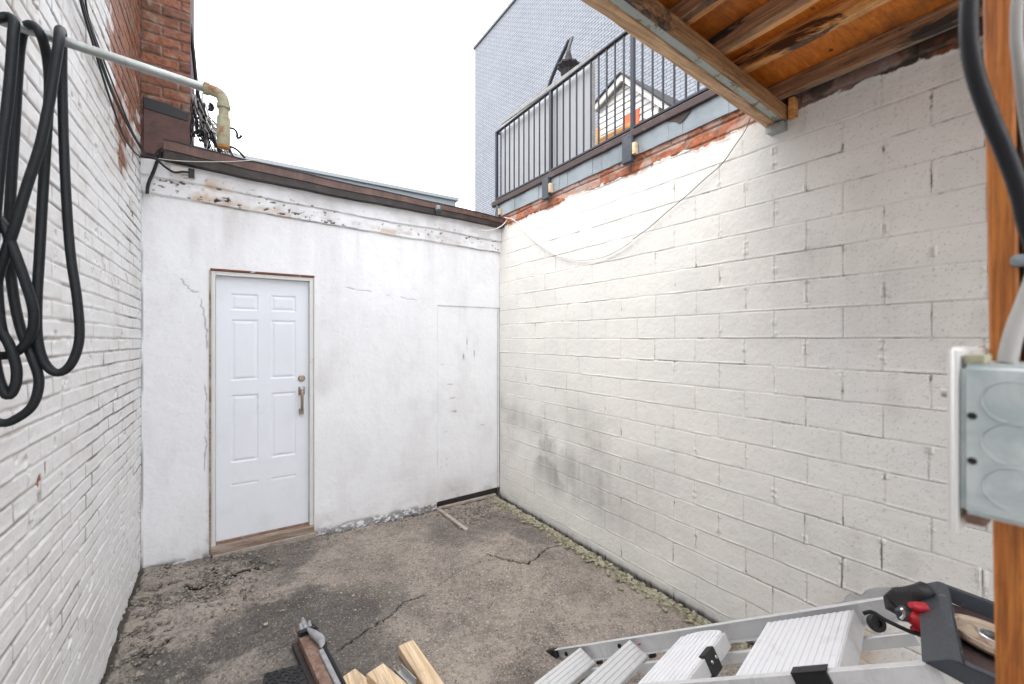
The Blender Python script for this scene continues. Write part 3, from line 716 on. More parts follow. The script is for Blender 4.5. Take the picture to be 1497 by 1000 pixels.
# closed parasol on the terrace
X = 1.3
u0, u1 = hx(803, 125, X), hx(832, 64, X)
um = thing('closed_parasol', 'folded dark cantilever parasol leaning above the screen board', 'parasol', (X, u0.y, 3.05))
d = (u0-u1).normalized()
MB().tube([u1+Vector((0, 0, .05)), u0, u0+Vector((0, (u0-u1).y*.2, -.5)), Vector((X, u0.y+.25, 3.052))], .026, 10, .05).build('arm', M['rail'], um, 0, True)
cc = hx(831, 75, X-.15)
ub = MB()
hb = hx(831, 108, X-.15)
vs = []; fs = []; n = 20
prof = [(0, .02), (.04, .035), (.10, .05), (.16, .085), (.165, .13), (.19, .135), (.24, .09), (.32, .075), (.5, .07), (.75, .085), (.9, .03)]
for i, (h, r) in enumerate(prof):
    for k in range(n):
        a = 2*math.pi*k/n; rr = r*(1+.15*(1 if k % 2 else -1)*min(1, h*3)); vs.append((cc.x+rr*math.cos(a), cc.y+rr*math.sin(a), cc.z-h))
for i in range(len(prof)-1):
    for k in range(n): fs.append((i*n+k, i*n+(k+1) % n, (i+1)*n+(k+1) % n, (i+1)*n+k))
fs.append(tuple(range(n)))
ub.add(vs, fs).build('folded_canopy', M['ubag'], um)
MB().tube([u1+Vector((0, 0, .03)), u1+Vector((0, -.06, .05)), cc+Vector((0, 0, .02)), cc+Vector((0, 0, -.06))], .02, 8, .03).build('hanger', M['black'], um, 0, True)
MB().lathe(cc+Vector((0, 0, -.04)), (0, 0, 1), [(0, .03), (.05, .028), (.07, .012), (.08, 0)], 12).build('finial', M['black'], um, smooth=True)

# little white sided outbuilding on the terrace
X = 2.6
pk, le, ri = hx(908, 108, X), hx(866, 156, X), hx(978, 155, X)
gs = thing('garden_hut', 'small white clapboard hut with dark edged gable roof on the terrace', 'hut', (X, pk.y, 3.05))
eL = Vector((X, le.y, le.z)); eR = Vector((X, ri.y, ri.z))
slL = (pk-eL); slR = (pk-eR)
def roof_under(y):
    if y > pk.y: return pk.z+(eL.z-pk.z)*(y-pk.y)/(eL.y-pk.y)
    return pk.z+(eR.z-pk.z)*(y-pk.y)/(eR.y-pk.y)
b = MB(); z = 3.06; y0, y1 = eR.y+.25, eL.y-.05
while z < pk.z:
    zn = z+.10
    # clip board to the gable
    def span(zq):
        a, c = y1, y0
        if zq > roof_under(y1): a = pk.y+(eL.y-pk.y)*(zq-pk.z)/(eL.z-pk.z)
        if zq > roof_under(y0): c = pk.y+(eR.y-pk.y)*(zq-pk.z)/(eR.z-pk.z)
        return c, a
    c0, a0 = span(z); c1, a1 = span(min(zn, pk.z-.001))
    b.add([(X+.10, c0, z), (X+.10, a0, z), (X+.122, a1, zn), (X+.122, c1, zn), (X+.25, c0, z), (X+.25, a0, z), (X+.25, a1, zn), (X+.25, c1, zn)], [(0, 1, 2, 3), (4, 7, 6, 5), (0, 4, 5, 1), (3, 2, 6, 7), (0, 3, 7, 4), (1, 5, 6, 2)])
    z = zn
b.build('gable_wall', M['vinyl'], gs)
MB().box((X+.251, y0, 3.06), (X+2.0, y1, min(roof_under(y0), roof_under(y1)))).build('hut_body', M['vinyl'], gs)
b = MB(); th = Vector((0, 0, .10))
b.prism([eL, pk, pk-th, eL-th], (.03, 0, 0)); b.prism([pk, eR, eR-th, pk-th], (.03, 0, 0)); b.build('rake_board', M['cream'], gs, .002)
b = MB(); up = Vector((0, 0, .028)); o_ = Vector((-.03, 0, 0))
b.prism([eL+o_+Vector((0, .03, -.02)), pk+o_, pk+o_+up, eL+o_+up+Vector((0, .03, -.02))], (2.2, 0, 0)); b.prism([pk+o_, eR+o_+Vector((0, -.03, -.02)), eR+o_+up+Vector((0, -.03, -.02)), pk+o_+up], (2.2, 0, 0)); b.build('roof', M['roofing'], gs)
b = MB(); sf_ = Vector((.031, 0, 0)); b.prism([pk+sf_-up, eR+sf_-up, eR+sf_-up*2, pk+sf_-up*2], (2.0, 0, 0)); b.prism([eL+sf_-up, pk+sf_-up, pk+sf_-up*2, eL+sf_-up*2], (2.0, 0, 0)); b.build('soffit', M['soffit'], gs)
od = [hx(p, q, X+.09) for p, q in ((912, 168), (930, 176), (930, 208), (912, 214))]
b = MB(); b.prism([(X+.085, od[0].y, 3.06), (X+.085, od[1].y-.05, 3.06), (X+.085, od[1].y-.05, od[0].z-.03), (X+.085, od[0].y, od[0].z-.03)], (.03, 0, 0)); b.build('door', M['orange'], gs, .002)
w = hx(955, 165, X-.05)
MB().lathe((w.x, w.y, 3.06), (0, 0, 1), [(0, .10), (w.z-3.06-.05, .10), (w.z-3.06, .06), (w.z-3.06, 0)], 16).build('white_jar', M['vinyl'], gs, smooth=True)

# wooden chair back behind the railing
X = .45
ch = hx(878, 205, X); ct = hx(876, 180, X)
t = thing('wooden_chair', 'brown wooden slatted chair on the terrace beside the screen board', 'chair', (X, ch.y, 3.05))
for y in (ch.y+.055, ch.y-.35):
    MB().bar((X, y, 3.051), (X+.05, y+.02, ct.z), .035, .03, (1, 0, 0)).build('leg', M['joistpale'], t, .003)
    MB().box((X-.42, y-.018, 3.051), (X-.385, y+.018, 3.28)).build('leg', M['joistpale'], t, .003) if X > 9 else None
for k in range(4):
    z = 3.16+k*.085
    if z < ct.z-.02: MB().box((X+.005, ch.y-.34, z), (X+.025, ch.y+.045, z+.05)).build('slat', M['joistpale'], t, .003)

# tall grey building far behind and the pale parapet
gb = thing('office_block', 'tall windowless grey brick clad block rising behind the terrace', 'building', (12, 4, 0))
MB().box((8, -14, -.1), (20, 15.36, 16.30)).build('facade', M['facade'], gb)
MB().box((7.93, -14.1, 16.302), (20.1, 15.43, 16.42)).build('roof_coping', M['coping'], gb)
fp = thing('flat_roofed_building', 'pale blue grey flat roofed building seen just above the brown shed roof edge', 'building', (-3, 7, 0))
MB().box((-8, 4.0, -.1), (1.43, 10, 4.40)).build('facade', M['parapet'], fp)
MB().box((-8.05, 3.95, 4.402), (1.48, 10.05, 4.46)).build('roof_coping', simple('grey_coping', (.30, .33, .35), .5), fp)

# ---------------------------------------------------------------- boarded canopy overhead
XL = -1.75
cz = lambda x: 2.737-.020*x
sk = lambda x: .055*x      # underside rises slightly to the left
ca = thing('timber_canopy', 'timber canopy of orange plywood on rough joists overhead at the upper right', 'canopy', (-.8, -3.2, 2.75))
def xbar(y0, y1, za, zb, x0=XL, x1=.0, jit=0, nseg=14):
    m_ = MB(); rr = random.Random(int(y0*1000))
    for i in range(nseg):
        a = x0+(x1-x0)*i/nseg; c = x0+(x1-x0)*(i+1)/nseg
        m_.add([(q, yy+sk(q), cz(q)+zz_) for zz_ in (za, zb) for q, yy in ((a, y0), (c, y0), (c, y1), (a, y1))],
               [(0, 3, 2, 1), (4, 5, 6, 7), (0, 1, 5, 4), (2, 3, 7, 6)]+([(3, 0, 4, 7)] if i == 0 else [])+([(1, 2, 6, 5)] if i == nseg-1 else []))
    return m_
xbar(-2.718, -2.668, -.004, .078, x1=-.012).build('edge_board', M['paletrim'], ca, .004, jitter=.0022)
xbar(-2.752, -2.7185, .003, .078, x1=-.02).build('painted_board', M['greytrim'], ca, .002, jitter=.001)
xbar(-2.772, -2.7525, .000, .066, x1=-.012).build('header_beam', M['header'], ca, .003, jitter=.0018)
xbar(-2.690, -2.668, .0785, .150, x1=-.012).build('end_board', M['header'], ca, .002, jitter=.001)
def slope_sheet(y0, y1, za, zb, name, m):
    P = [(x, y+sk(x), cz(x)+z) for z in (za, zb) for x, y in ((XL, y0), (-.004, y0), (-.004, y1), (XL, y1))]
    MB().add(P, [(0, 3, 2, 1), (4, 5, 6, 7), (0, 1, 5, 4), (1, 2, 6, 5), (2, 3, 7, 6), (3, 0, 4, 7)]).build(name, m, ca)
slope_sheet(-4.9, -2.664, .151, .168, 'plywood_deck', M['ply'])
slope_sheet(-4.95, -2.62, .1695, .180, 'roofing_felt', M['roofing'])
def joist(x, w, drop, mat, seed=1):
    m_ = MB(); n = 30; z1 = cz(x)+.1500; rr = random.Random(seed)
    P = []
    for i in range(n+1):
        y = -2.694+sk(x)-2.18*i/n; e = rr.uniform(-.002, .002)+.003*math.sin(y*7+seed); f = rr.uniform(-.002, .002); g = .004*max(0, math.sin(y*11+seed*2))
        P.append([(x-w/2+f, y, z1-drop+e), (x+w/2+f, y, z1-drop+e+g), (x+w/2+f*.5, y, z1), (x-w/2+f*.5, y, z1)])
    vs = [p for r in P for p in r]; fs = [(0, 1, 2, 3), (4*n+3, 4*n+2, 4*n+1, 4*n)]
    for i in range(n):
        for k in range(4): fs.append((4*i+k, 4*i+4+k, 4*i+4+(k+1) % 4, 4*i+(k+1) % 4))
    return m_.add(vs, fs).build('joist', mat, ca, .003)
jx = [hy(px, py, -2.79).x for px, py in ((990, 45), (1050, 88), (1090, 118))]
for k in (1, 2):
    joist(jx[0]-.31*k, .040, .075, M['joistgrey'], 20+k); joist(jx[0]-.31*k+.042, .036, .060, M['joist'], 30+k)
joist(jx[0], .038, .0755, M['joistgrey'], 3); joist(jx[0]+.039, .036, .066, M['joist'], 4)
joist(jx[1], .036, .0755, M['joistgrey'], 5); joist(jx[1]+.038, .036, .062, M['joist'], 6)
joist(jx[2], .042, .0755, M['joistpale'], 7); joist(jx[2]+.036, .026, .058, M['joistpale'], 8)
joist(-.105, .036, .0755, M['joistgrey'], 9); joist(-.066, .036, .060, M['joistgrey'], 10)
cd = MB(); cd.tube([(-.030, -2.80, cz(0)+.115), (-.028, -3.3, cz(0)+.110), (-.03, -4.6, cz(0)+.115)], .011, 10, .05); tag(cd.build('conduit', M['galv'], None, 0, True), 'thin grey conduit running along the top of the block wall under the canopy', 'conduit')
hg = hx(1140, 196, -.02)
b = MB(); b.box((-.050, -2.765, 2.690), (-.004, -2.685, 2.7315)); b.box((-.054, -2.77, 2.690), (-.0505, -2.68, 2.725)); b.build('joist_hanger', M['galv'], ca, .002)
wd = MB(); wd.box((-.05, -2.812, 2.733), (-.004, -2.7845, 2.83)); wd.build('corner_block', M['joistpale'], ca, .004, jitter=.002)

# ---------------------------------------------------------------- timber post, box and cables close by on the right
po = c2w(.467, .40, -1.64)
pt = thing('timber_post', 'orange brown timber stud standing at the right edge close by', 'post', po)
def cbar(X0, X1, Y0, Y1, lean, m, name, par, z0=-1.7, z1=1.15, bev=.002):
    b = MB(); P = []
    for z, l in ((z0, lean), (z1, 0)):
        for (X, Y) in ((X0, Y0), (X1, Y0), (X1, Y1), (X0, Y1)): P.append(c2w(X+l, Y, z))
    b.add(P, [(0, 3, 2, 1), (4, 5, 6, 7), (0, 1, 5, 4), (1, 2, 6, 5), (2, 3, 7, 6), (3, 0, 4, 7)])
    return b.build(name, m, par, bev, jitter=0)
F0 = c2w(.457, .42, 0)
def stud(dx0, dx1, dy0, dy1, m, name, z0=-.06, z1=2.86, lean=.030, bev=.002):
    """yard aligned board; leans a little along the wall direction"""
    b = MB(); P = []
    for z in (z0, z1):
        l = lean*(2.2-z)/2.2
        for (u, v) in ((dx0, dy0), (dx1, dy0), (dx1, dy1), (dx0, dy1)): P.append((F0.x+u+l*.2, F0.y+v-l*.9, z))
    b.add(P, [(0, 3, 2, 1), (4, 5, 6, 7), (0, 1, 5, 4), (1, 2, 6, 5), (2, 3, 7, 6), (3, 0, 4, 7)])
    return b.build(name, m, pt, bev)
stud(0, .09, -.0195, 0, M['post'], 'stud')
stud(.004, .09, -.058, -.020, M['postdark'], 'back_stud')
stud(.030, .085, -.072, -.0585, M['post'], 'front_batten', 1.80, 2.86)
# junction box: yard aligned, its cover plate faces the yard
B0 = c2w(.376, .36, 0)
eb = thing('electrical_box', 'galvanised square junction box with a white cover plate fixed beside the timber post', 'junction box', (B0.x, B0.y, 1.56))
zt_, zb_ = 1.64-37/626*.36, 1.64-255/626*.36
MB().box((B0.x, B0.y-.075, zb_), (B0.x+.105, B0.y, zt_)).build('box_body', M['boxmetal'], eb, .004, True, seg=3)
MB().box((B0.x-.007, B0.y+.0005, 1.64-284/626*.365), (B0.x+.115, B0.y+.0065, 1.64-12/626*.365)).build('cover_plate', M['coverwhite'], eb, .0028, True, seg=3)
FX = Vector((-1, 0, 0))
for yy in (608, 674):
    c = hx(1421, yy, B0.x); MB().lathe(c+FX*.0002, FX, [(-.002, .0030), (.0, .0030), (.0005, .0026), (.0004, 0)], 16).build('screw_hole', M['black'], eb)
for (cx, cy, r) in ((1480, 588, .0165), (1478, 650, .016), (1482, 716, .0165)):
    c = hx(cx, cy, B0.x)
    ring = [c+Vector((-.0004, math.cos(a)*r, math.sin(a)*r)) for a in np.linspace(-1.4, 3.6, 30)]
    MB().tube(ring, .0006, 6, .004).build('knockout', M['boxmetal'], eb, 0, True)
    MB().lathe(c+FX*.0001, FX, [(-.003, r*.93), (.0004, r*.93), (.0004, 0)], 32).build('knockout_disc', M['boxmetal'], eb)
c = hx(1379, 578, B0.x-.010); MB().lathe((B0.x+.02, B0.y+.0065, c.z), (0, 1, 0), [(0, .004), (.004, .0045), (.008, .004), (.008, 0)], 12).build('screw', M['steel'], eb, smooth=True)
MB().box((B0.x+.006, B0.y-.014, zt_+.0003), (B0.x+.03, B0.y-.002, zt_+.008)).build('mounting_ear', M['galvrust'], eb, .001)
MB().box((B0.x+.006, B0.y-.014, zb_-.009), (B0.x+.03, B0.y-.002, zb_-.0003)).build('mounting_ear', M['rust'], eb, .001)
def cpx(l): return [c2w((x-748.5)/626*Y, Y, (495-y)/626*Y) for x, y, Y in l]
tag(MB().tube(cpx([(1462, -1560, .37), (1450, -900, .37), (1436, -350, .37), (1424, -60, .37), (1418, -10, .37), (1416, 50, .37), (1426, 110, .37), (1447, 170, .37), (1470, 225, .37), (1490, 280, .37), (1505, 340, .37), (1540, 420, .372), (1570, 520, .376)]), .0062, 14, .01).build('black_cable', M['cable'], None, 0, True), 'thick black cable curving down in front of the timber post', 'cable')
tag(MB().tube(cpx([(1500, -1560, .365), (1496, -700, .365), (1490, -60, .365), (1487, 0, .365), (1486, 60, .365), (1492, 110, .365), (1500, 180, .37), (1520, 300, .372), (1515, 400, .37)]), .0040, 12, .01).build('grey_cable', M['greycable'], None, 0, True), 'short grey cable at the top right edge beside the post', 'cable')
tag(MB().tube(cpx([(1515, 400, .37), (1500, 440, .37), (1481, 490, .368), (1472, 532, .366)]), .0062, 14, .01).build('grey_cable', M['greycable'], None, 0, True), 'thick grey cable entering the top of the junction box', 'cable')
tag(MB().lathe(hx(1490, 381, F0.x-.0005), Vector((-1, 0, 0)), [(-.02, .004), (0, .006), (.003, .005), (.004, 0)], 14).build('bolt_head', M['flash'], None, 0, True), 'grey bolt head on the timber post above the box', 'bolt')

# ---------------------------------------------------------------- pipe and hoses at the left
YP = -2.30
pz = lambda x: 2.492-.0
p0 = Vector((-2.90, YP+.02, 2.50)); 
pe = hy(303, 130, YP); pi = hy(20, 36, YP)
dirp = (pe-pi).normalized()
ps = pi-dirp*((pi.x+2.87)/dirp.x)
vp = thing('service_pipe', 'galvanised pipe reaching out from the brick wall, ending in a mossy elbow turned down', 'pipe', (-2.857, YP, ps.z))
R = .0118; K = .78
MB().tube([ps, pe], R, 20, .05, smooth=False).build('pipe_run', M['galv'], vp, 0, True)
ec = pe+dirp*K*.028
b = MB(); b.tube([pe-dirp*K*.004, pe+dirp*K*.018, pe+dirp*K*.040-UP*K*.006, pe+dirp*K*.050-UP*K*.030, pe+dirp*K*.050-UP*K*.046], R*1.28, 20, .006)
dn = pe+dirp*K*.050
b.tube([pe-dirp*K*.012, pe+dirp*K*.006], R*1.48, 20, smooth=False); b.tube([dn-UP*K*.038, dn-UP*K*.054], R*1.50, 20, smooth=False); b.build('elbow', M['galvrust'], vp, .0015, True)
MB().tube([dn-UP*K*.046, dn-UP*K*.088], R*1.12, 20, smooth=False).build('nipple', M['galvrust'], vp, 0, True)
e2 = hy(317, 212, YP)
b = MB(); b.tube([dn-UP*K*.084, dn-UP*K*.090, Vector((dn.x, dn.y, e2.z+.012)), Vector((dn.x, dn.y, e2.z))], R*1.38, 20, smooth=False, rs=[R*1.25, R*1.42, R*1.42, R*1.2]); b.build('socket', M['galvrust'], vp, 0, True)
MB().tube([Vector((dn.x, dn.y, e2.z+.005)), Vector((dn.x, dn.y, e2.z-.005))], R*1.24, 20, smooth=False).build('rusty_rim', simple('orange_rust', (.42, .20, .04), .8), vp, 0, True)

def hosepts(l):
    return [hy(x, y, YP+o) for x, y, o in l]
hs = thing('hanging_hose', 'long black corrugated hose looped over the galvanised pipe on the left', 'hose', (-2.7, YP, 2.0))
RH = .0098
h1 = [(-60, 80, -.03), (-30, 40, -.035), (5, 25, -.03), (20, 30, -.036), (19, 55, -.042), (16, 100, -.042), (10, 160, -.042), (2, 220, -.04), (-8, 330, -.04), (-15, 450, -.03), (-5, 540, -.02), (10, 578, -.02), (22, 565, -.02), (24, 538, -.02), (14, 505, -.02), (2, 480, -.01), (-4, 420, -.01), (0, 395, -.02), (10, 365, -.03), (22, 330, -.04), (40, 270, -.045), (58, 215, -.05), (72, 150, -.052), (80, 100, -.052), (86, 62, -.048), (87, 46, -.025), (90, 46, .02), (91, 70, .04), (91, 110, .045), (93, 200, .03), (97, 290, .02), (103, 370, .01), (113, 440, .0), (116, 495, .0), (104, 532, .0), (84, 545, .0), (65, 530, .0), (55, 495, .0), (54, 440, .0), (58, 370, .005), (63, 280, .01), (68, 200, .015), (72, 130, .02), (69, 85, .0), (60, 52, -.035), (48, 37, -.03), (36, 42, .02), (30, 65, .045), (26, 110, .05), (22, 180, .05), (17, 260, .04), (13, 350, .03), (18, 420, .02), (30, 480, .01), (48, 525, .0), (57, 558, .0), (48, 592, .0), (24, 612, .0), (0, 618, .0), (-40, 600, .0)]
MB().tube(hosepts(h1), RH, 14, .0026, ribs=.035).build('hose_coil', M['hose'], hs, 0, True)
h2_ = [(-20, 300, -.02), (5, 330, -.03), (20, 365, -.035), (38, 415, -.035), (49, 455, -.03), (46, 488, -.02), (28, 512, -.01), (5, 520, .0), (-30, 515, .0)]
MB().tube(hosepts(h2_), RH, 14, .0026, ribs=.035).build('hose_loop', M['hose'], hs, 0, True)

# ---------------------------------------------------------------- wires
def wire(name, label, pts, r, m, cat='cable', grp=None, n=8):
    return tag(MB().tube(pts, r, n, .02).build(name, m, None, 0, True), label, cat, grp)
xw = -2.836
wire('wall_cable', 'upper of the two bundled black cables sagging down the painted brick wall', [hx(p, q, xw) for p, q in ((112, -40), (119, 0), (134, 48), (147, 88), (163, 132), (178, 165), (194, 196), (211, 226))], .0065, M['cable'])
wire('wall_cable', 'lower black cable running down the painted brick wall to the shed corner', [hx(p, q, xw+.004) for p, q in ((110, -40), (120, 10), (136, 64), (152, 118), (168, 165), (181, 200), (196, 222), (205, 229))], .0045, M['cable'])
wire('wall_cable', 'thin black cable crossing behind the pipe towards the shed corner', [hx(p, q, xw+.002) for p, q in ((122, -40), (128, 20), (150, 84), (170, 135), (188, 180), (200, 205), (214, 226))], .0035, M['cable'])
wire('corner_cable', 'black cable stub with round end poking out under the brown roof edge', [hy(p, q, -.13) for p, q in ((203, 229), (215, 230), (228, 232), (240, 243), (255, 252), (266, 251), (277, 252))], .0075, M['cable'])
wire('corner_cable', 'black cable stub hanging down at the left corner of the shed wall', [hy(p, q, -.05) for p, q in ((236, 222), (229, 238), (224, 252), (217, 268), (215, 283))], .010, M['cable'])
wire('corner_cable', 'black cable hooking round the end of the brown roof edge', [hy(p, q, -.12) for p, q in ((222, 231), (230, 222), (236, 217), (240, 222))], .006, M['cable'])
wire('thin_white_wire', 'thin white wire strung across the front of the brown roof edge', [hy(p, q, -.115) for p, q in ((232, 232), (260, 235), (300, 236.5), (340, 236), (380, 233.5), (425, 233))], .0022, M['whitecable'])
rr = random.Random(5)
yb = .16
wire('service_cable', 'thick black cable dropping from above beside the brick pier', [hy(p, q, yb) for p, q in ((255, -30), (262, 2), (276, 30), (282, 70), (286, 110), (290, 140), (297, 158), (304, 180), (312, 205), (322, 222))], .012, M['cable'])
wire('service_cable', 'thin purplish cable hanging in front of the brick pier edge', [hy(p, q, .05) for p, q in ((256, -20), (266, 22), (276, 60), (279, 100), (277, 150), (272, 190), (268, 212))], .004, simple('purple_cable', (.18, .14, .22), .5))
wire('grey_conduit', 'slanting grey conduit stub behind the turned down pipe end', [hy(p, q, yb+.03) for p, q in ((281, 140), (286, 152), (295, 172), (300, 196), (303, 215))], .022, M['greycable'], 'conduit', None, 12)
bun = thing('wire_tangle', 'tangle of thin black and grey wires gathered on the shed roof behind the pipe end', 'wires', (-2.4, .15, 2.95))
for i in range(38):
    x0 = rr.uniform(283, 300); x3 = rr.uniform(300, 348); ys = rr.uniform(128, 175)
    pts = [hy(x0+rr.uniform(-6, 6), ys, yb+rr.uniform(-.08, .12)), hy(x0+rr.uniform(-2, 12), ys+rr.uniform(20, 35), yb+rr.uniform(-.08, .12)), hy((x0+x3)/2+rr.uniform(-8, 8), 190+rr.uniform(-10, 14), yb+rr.uniform(-.08, .12)), hy(x3, 216+rr.uniform(-3, 10)+(x3-300)*.25, yb)]
    MB().tube(pts, rr.choice((.003, .004, .006)), 6, .03).build('wire', rr.choice((M['cable'], M['cable'], M['greycable'], M['whitecable'])), bun, 0, True)
for i in range(9):
    x0 = rr.uniform(268, 296); pts = [hy(x0, 150+rr.uniform(-20, 30), yb-.1), hy(x0+rr.uniform(-6, 8), 185+rr.uniform(-8, 8), yb-.1), hy(x0+rr.uniform(-6, 14), 214, yb-.1)]
    MB().tube(pts, .0025, 6, .03).build('wire', M['cable'], bun, 0, True)
for l in ([(283, 200), (286, 192), (296, 190), (300, 198), (296, 206), (290, 204)], [(330, 190), (336, 187), (343, 189), (347, 196), (346, 203), (351, 201), (353, 198)], [(335, 214), (342, 216), (350, 222), (358, 231)], [(306, 150), (312, 155), (310, 162), (304, 160)]):
    MB().tube([hy(p, q, yb-.1) for p, q in l], .0085, 8, .02).build('cable_hook', M['cable'], bun, 0, True)
MB().lathe(hy(308, 158, .1), (0, -1, 0), [(0, .016), (.03, .016), (.035, 0)], 10).build('clamp', M['darkgrey'], bun, smooth=True)
# cable swag on the block wall
xs_ = -.022
wire('hanging_wire', 'thin dark wire hanging from the canopy corner down the block wall', [hx(p, q, xs_) for p, q in ((1097, 172), (1090, 190), (1075, 212), (1055, 240), (1030, 262), (1005, 285), (975, 310), (950, 332), (925, 350))], .0026, simple('taupe_wire', (.16, .14, .12), .5))
wire('wall_swag_cable', 'white painted cable sagging in a long curve across the block wall', [hx(p, q, xs_) for p, q in ((738, 318), (752, 322), (770, 342), (795, 362), (820, 375), (850, 380), (880, 376), (905, 365), (925, 352))], .0042, M['whitecable'])
wire('roof_corner_wire', 'pale wire looping round the right end of the brown roof edge', [hy(p, q, -.13) for p, q in ((703, 337), (715, 337), (726, 334), (735, 329), (741, 322))], .005, M['whitecable'])

# ---------------------------------------------------------------- step ladder
def cv(X, Y, Z): return RGT*X+FWD*Y+UP*Z
P1 = c2w(.203, 2.25, -1.632)
A = cv(.661, -.549, .511).normalized(); W = cv(-.677, -.731, .09); W = (W-A*W.dot(A)).normalized(); N = A.cross(W).normalized()
if N.z > 0: N = -N
ld = thing('step_ladder', 'aluminium platform step ladder leaning at the lower right, its top end towards the block wall', 'ladder', P1)
def L(s, w, n): return P1+A*s+W*w+N*n
def lbox(s0, s1, w0, w1, n0, n1): return MB().obox(L(s0, w0, n0), A*(s1-s0), W*(w1-w0), N*(n1-n0))
def rail(w0, sgn):
    b = MB(); prof = [(0, 0), (.024, 0), (.024, .003), (.003, .003), (.003, .065), (.024, .065), (.024, .068), (0, .068)]
    b.prism([L(0, w0+sgn*a, n) for a, n in prof], A*1.66); return b
WW = .50
rail(0, 1).build('side_rail', M['alu'], ld, .0008)
rail(WW, -1).build('side_rail', M['alu'], ld, .0008)
MB().obox(L(-.02, -.006, -.004), A*.07, W*.034, N*.078).build('foot_cap', M['black'], ld, .005)
MB().obox(L(-.02, WW-.028, -.004), A*.07, W*.034, N*.078).build('foot_cap', M['black'], ld, .005)
def ribbed(o, a, w, nrm, m, th=.012, ribs=6, flange=0.0):
    """tread: slab from corner o, depth vector a, length vector w; ribs run along w, standing towards -nrm"""
    b = MB(); an = a.normalized(); wn = w.normalized(); up = -nrm.normalized()
    b.obox(o, a, w, -up*th)
    k = ribs
    for i in range(k):
        f = (i+.5)/k*a.length; b.obox(o+an*(f-a.length/k*.32)+wn*.004, an*(a.length/k*.64), w-wn*.008, up*.0030)
    if flange:
        b.obox(o+a-an*.004-up*.0125, an*.004, w, -up*flange); b.obox(o-up*.0125, an*.004, w, -up*flange)
    return b.build('tread', m, ld, .0008)
for s in (.225, .525):
    dv = (A*.062+N*.070); nr = dv.cross(W).normalized()
    if nr.z > 0: nr = -nr
    o = ribbed(L(s, .026, .004), dv, W*(WW-.052), nr, M['alu'], .010, 5, .028)
    MB().obox(L(s, .0035, .004)+dv*.98, A*.03, W*.02, N*.012).build('tread_bracket', M['black'], ld, .002)
MB().obox(L(.60, .08, .0)+N*.011, A*.014, W*.007, -N*.004).build('warning_label', M['red'], ld)
# curved platform tread
b = MB(); pts = []
s0, s1 = .80, .985
for k in range(13):
    a = math.pi*k/12; pts.append((s0+(s1-s0)/2*(1-math.cos(a)), .028+.06*(1-math.sin(a)**.8)))
outl = [L(s, w, .012) for s, w in pts]+[L(s1, WW-.02, .012), L(s0, WW-.02, .012)]
b.prism(outl, N*.012)
for i in range(9):
    f = (i+.5)/9; s = s0+(s1-s0)*f; a = math.acos(1-2*f); w0 = .028+.06*(1-math.sin(a)**.8)+.01
    b.obox(L(s-.006, w0, .009), A*.012, W*(WW-.03-w0), N*.003)
tr = b.build('platform_tread', M['tread'], ld, .0008)
MB().obox(L(s1+.001, .07, .014), A*.010, W*(WW-.10), N*.050).build('tread_flange', M['alu'], tr, .002)
MB().obox(L(s1-.012, .21, .006), A*.030, W*.085, N*.070).build('hinge_plate', M['black'], ld, .004)
for w in (.23, .27): MB().lathe(L(s1+.019, w, .035), A, [(0, .006), (.003, .005), (.004, 0)], 10).build('rivet', M['steel'], ld, smooth=True)
for w0 in (.0035,):
    for s in (.10, .44): MB().lathe(L(s, w0, .030), W, [(0, .011), (.003, .010), (.003, 0)], 12).build('rivet', M['black'], ld, smooth=True)
MB().obox(L(.735, .05, .05), A*.018, W*(WW-.08), N*.014).build('cross_brace', M['alu'], ld, .002)
s0, s1 = 1.150, 1.435
b = MB(); b.obox(L(s0, .030, .016), A*(s1-s0), W*(WW-.060), N*.010)
for i in range(14):
    f = (i+.5)/14; b.obox(L(s0+(s1-s0)*f-.0062, .034, .0135), A*.0124, W*(WW-.068), N*.0026)
tr = b.build('top_platform', M['tread'], ld, .0006)
MB().obox(L(s1+.001, .028, .016), A*.006, W*(WW-.056), N*.058).build('platform_flange', M['alu'], tr, .001)
MB().obox(L(1.34, WW-.0, -.003), A*.09, W*.006, N*.074).build('rail_clip', M['black'], ld, .002)
MB().obox(L(1.34, WW-.03, -.0065), A*.09, W*.036, N*.0035).build('rail_clip', M['black'], ld, .001)
# rear frame folded below
for w in (.045, WW-.065):
    MB().obox(L(.12, w, .085), A*1.45, W*.02, N*.035).build('rear_rail', M['alu'], ld, .002)
for s in (.35, .75, 1.12): MB().obox(L(s, .07, .09), A*.03, W*(WW-.14), N*.02).build('rear_brace', M['alu'], ld, .002)
# top cap with round tray
m_ = (A*.7+N*.55).normalized()
Pa = lambda w: L(1.638, w, -.012); Pb = lambda w: L(1.694, w, -.014)
w0, w1 = -.014, WW+.012
cap = MB(); TL = .24
quad = lambda w: [Pa(w), Pb(w), Pb(w)+m_*TL, Pa(w)+m_*(TL-.02)+N*.03]
rim = .022
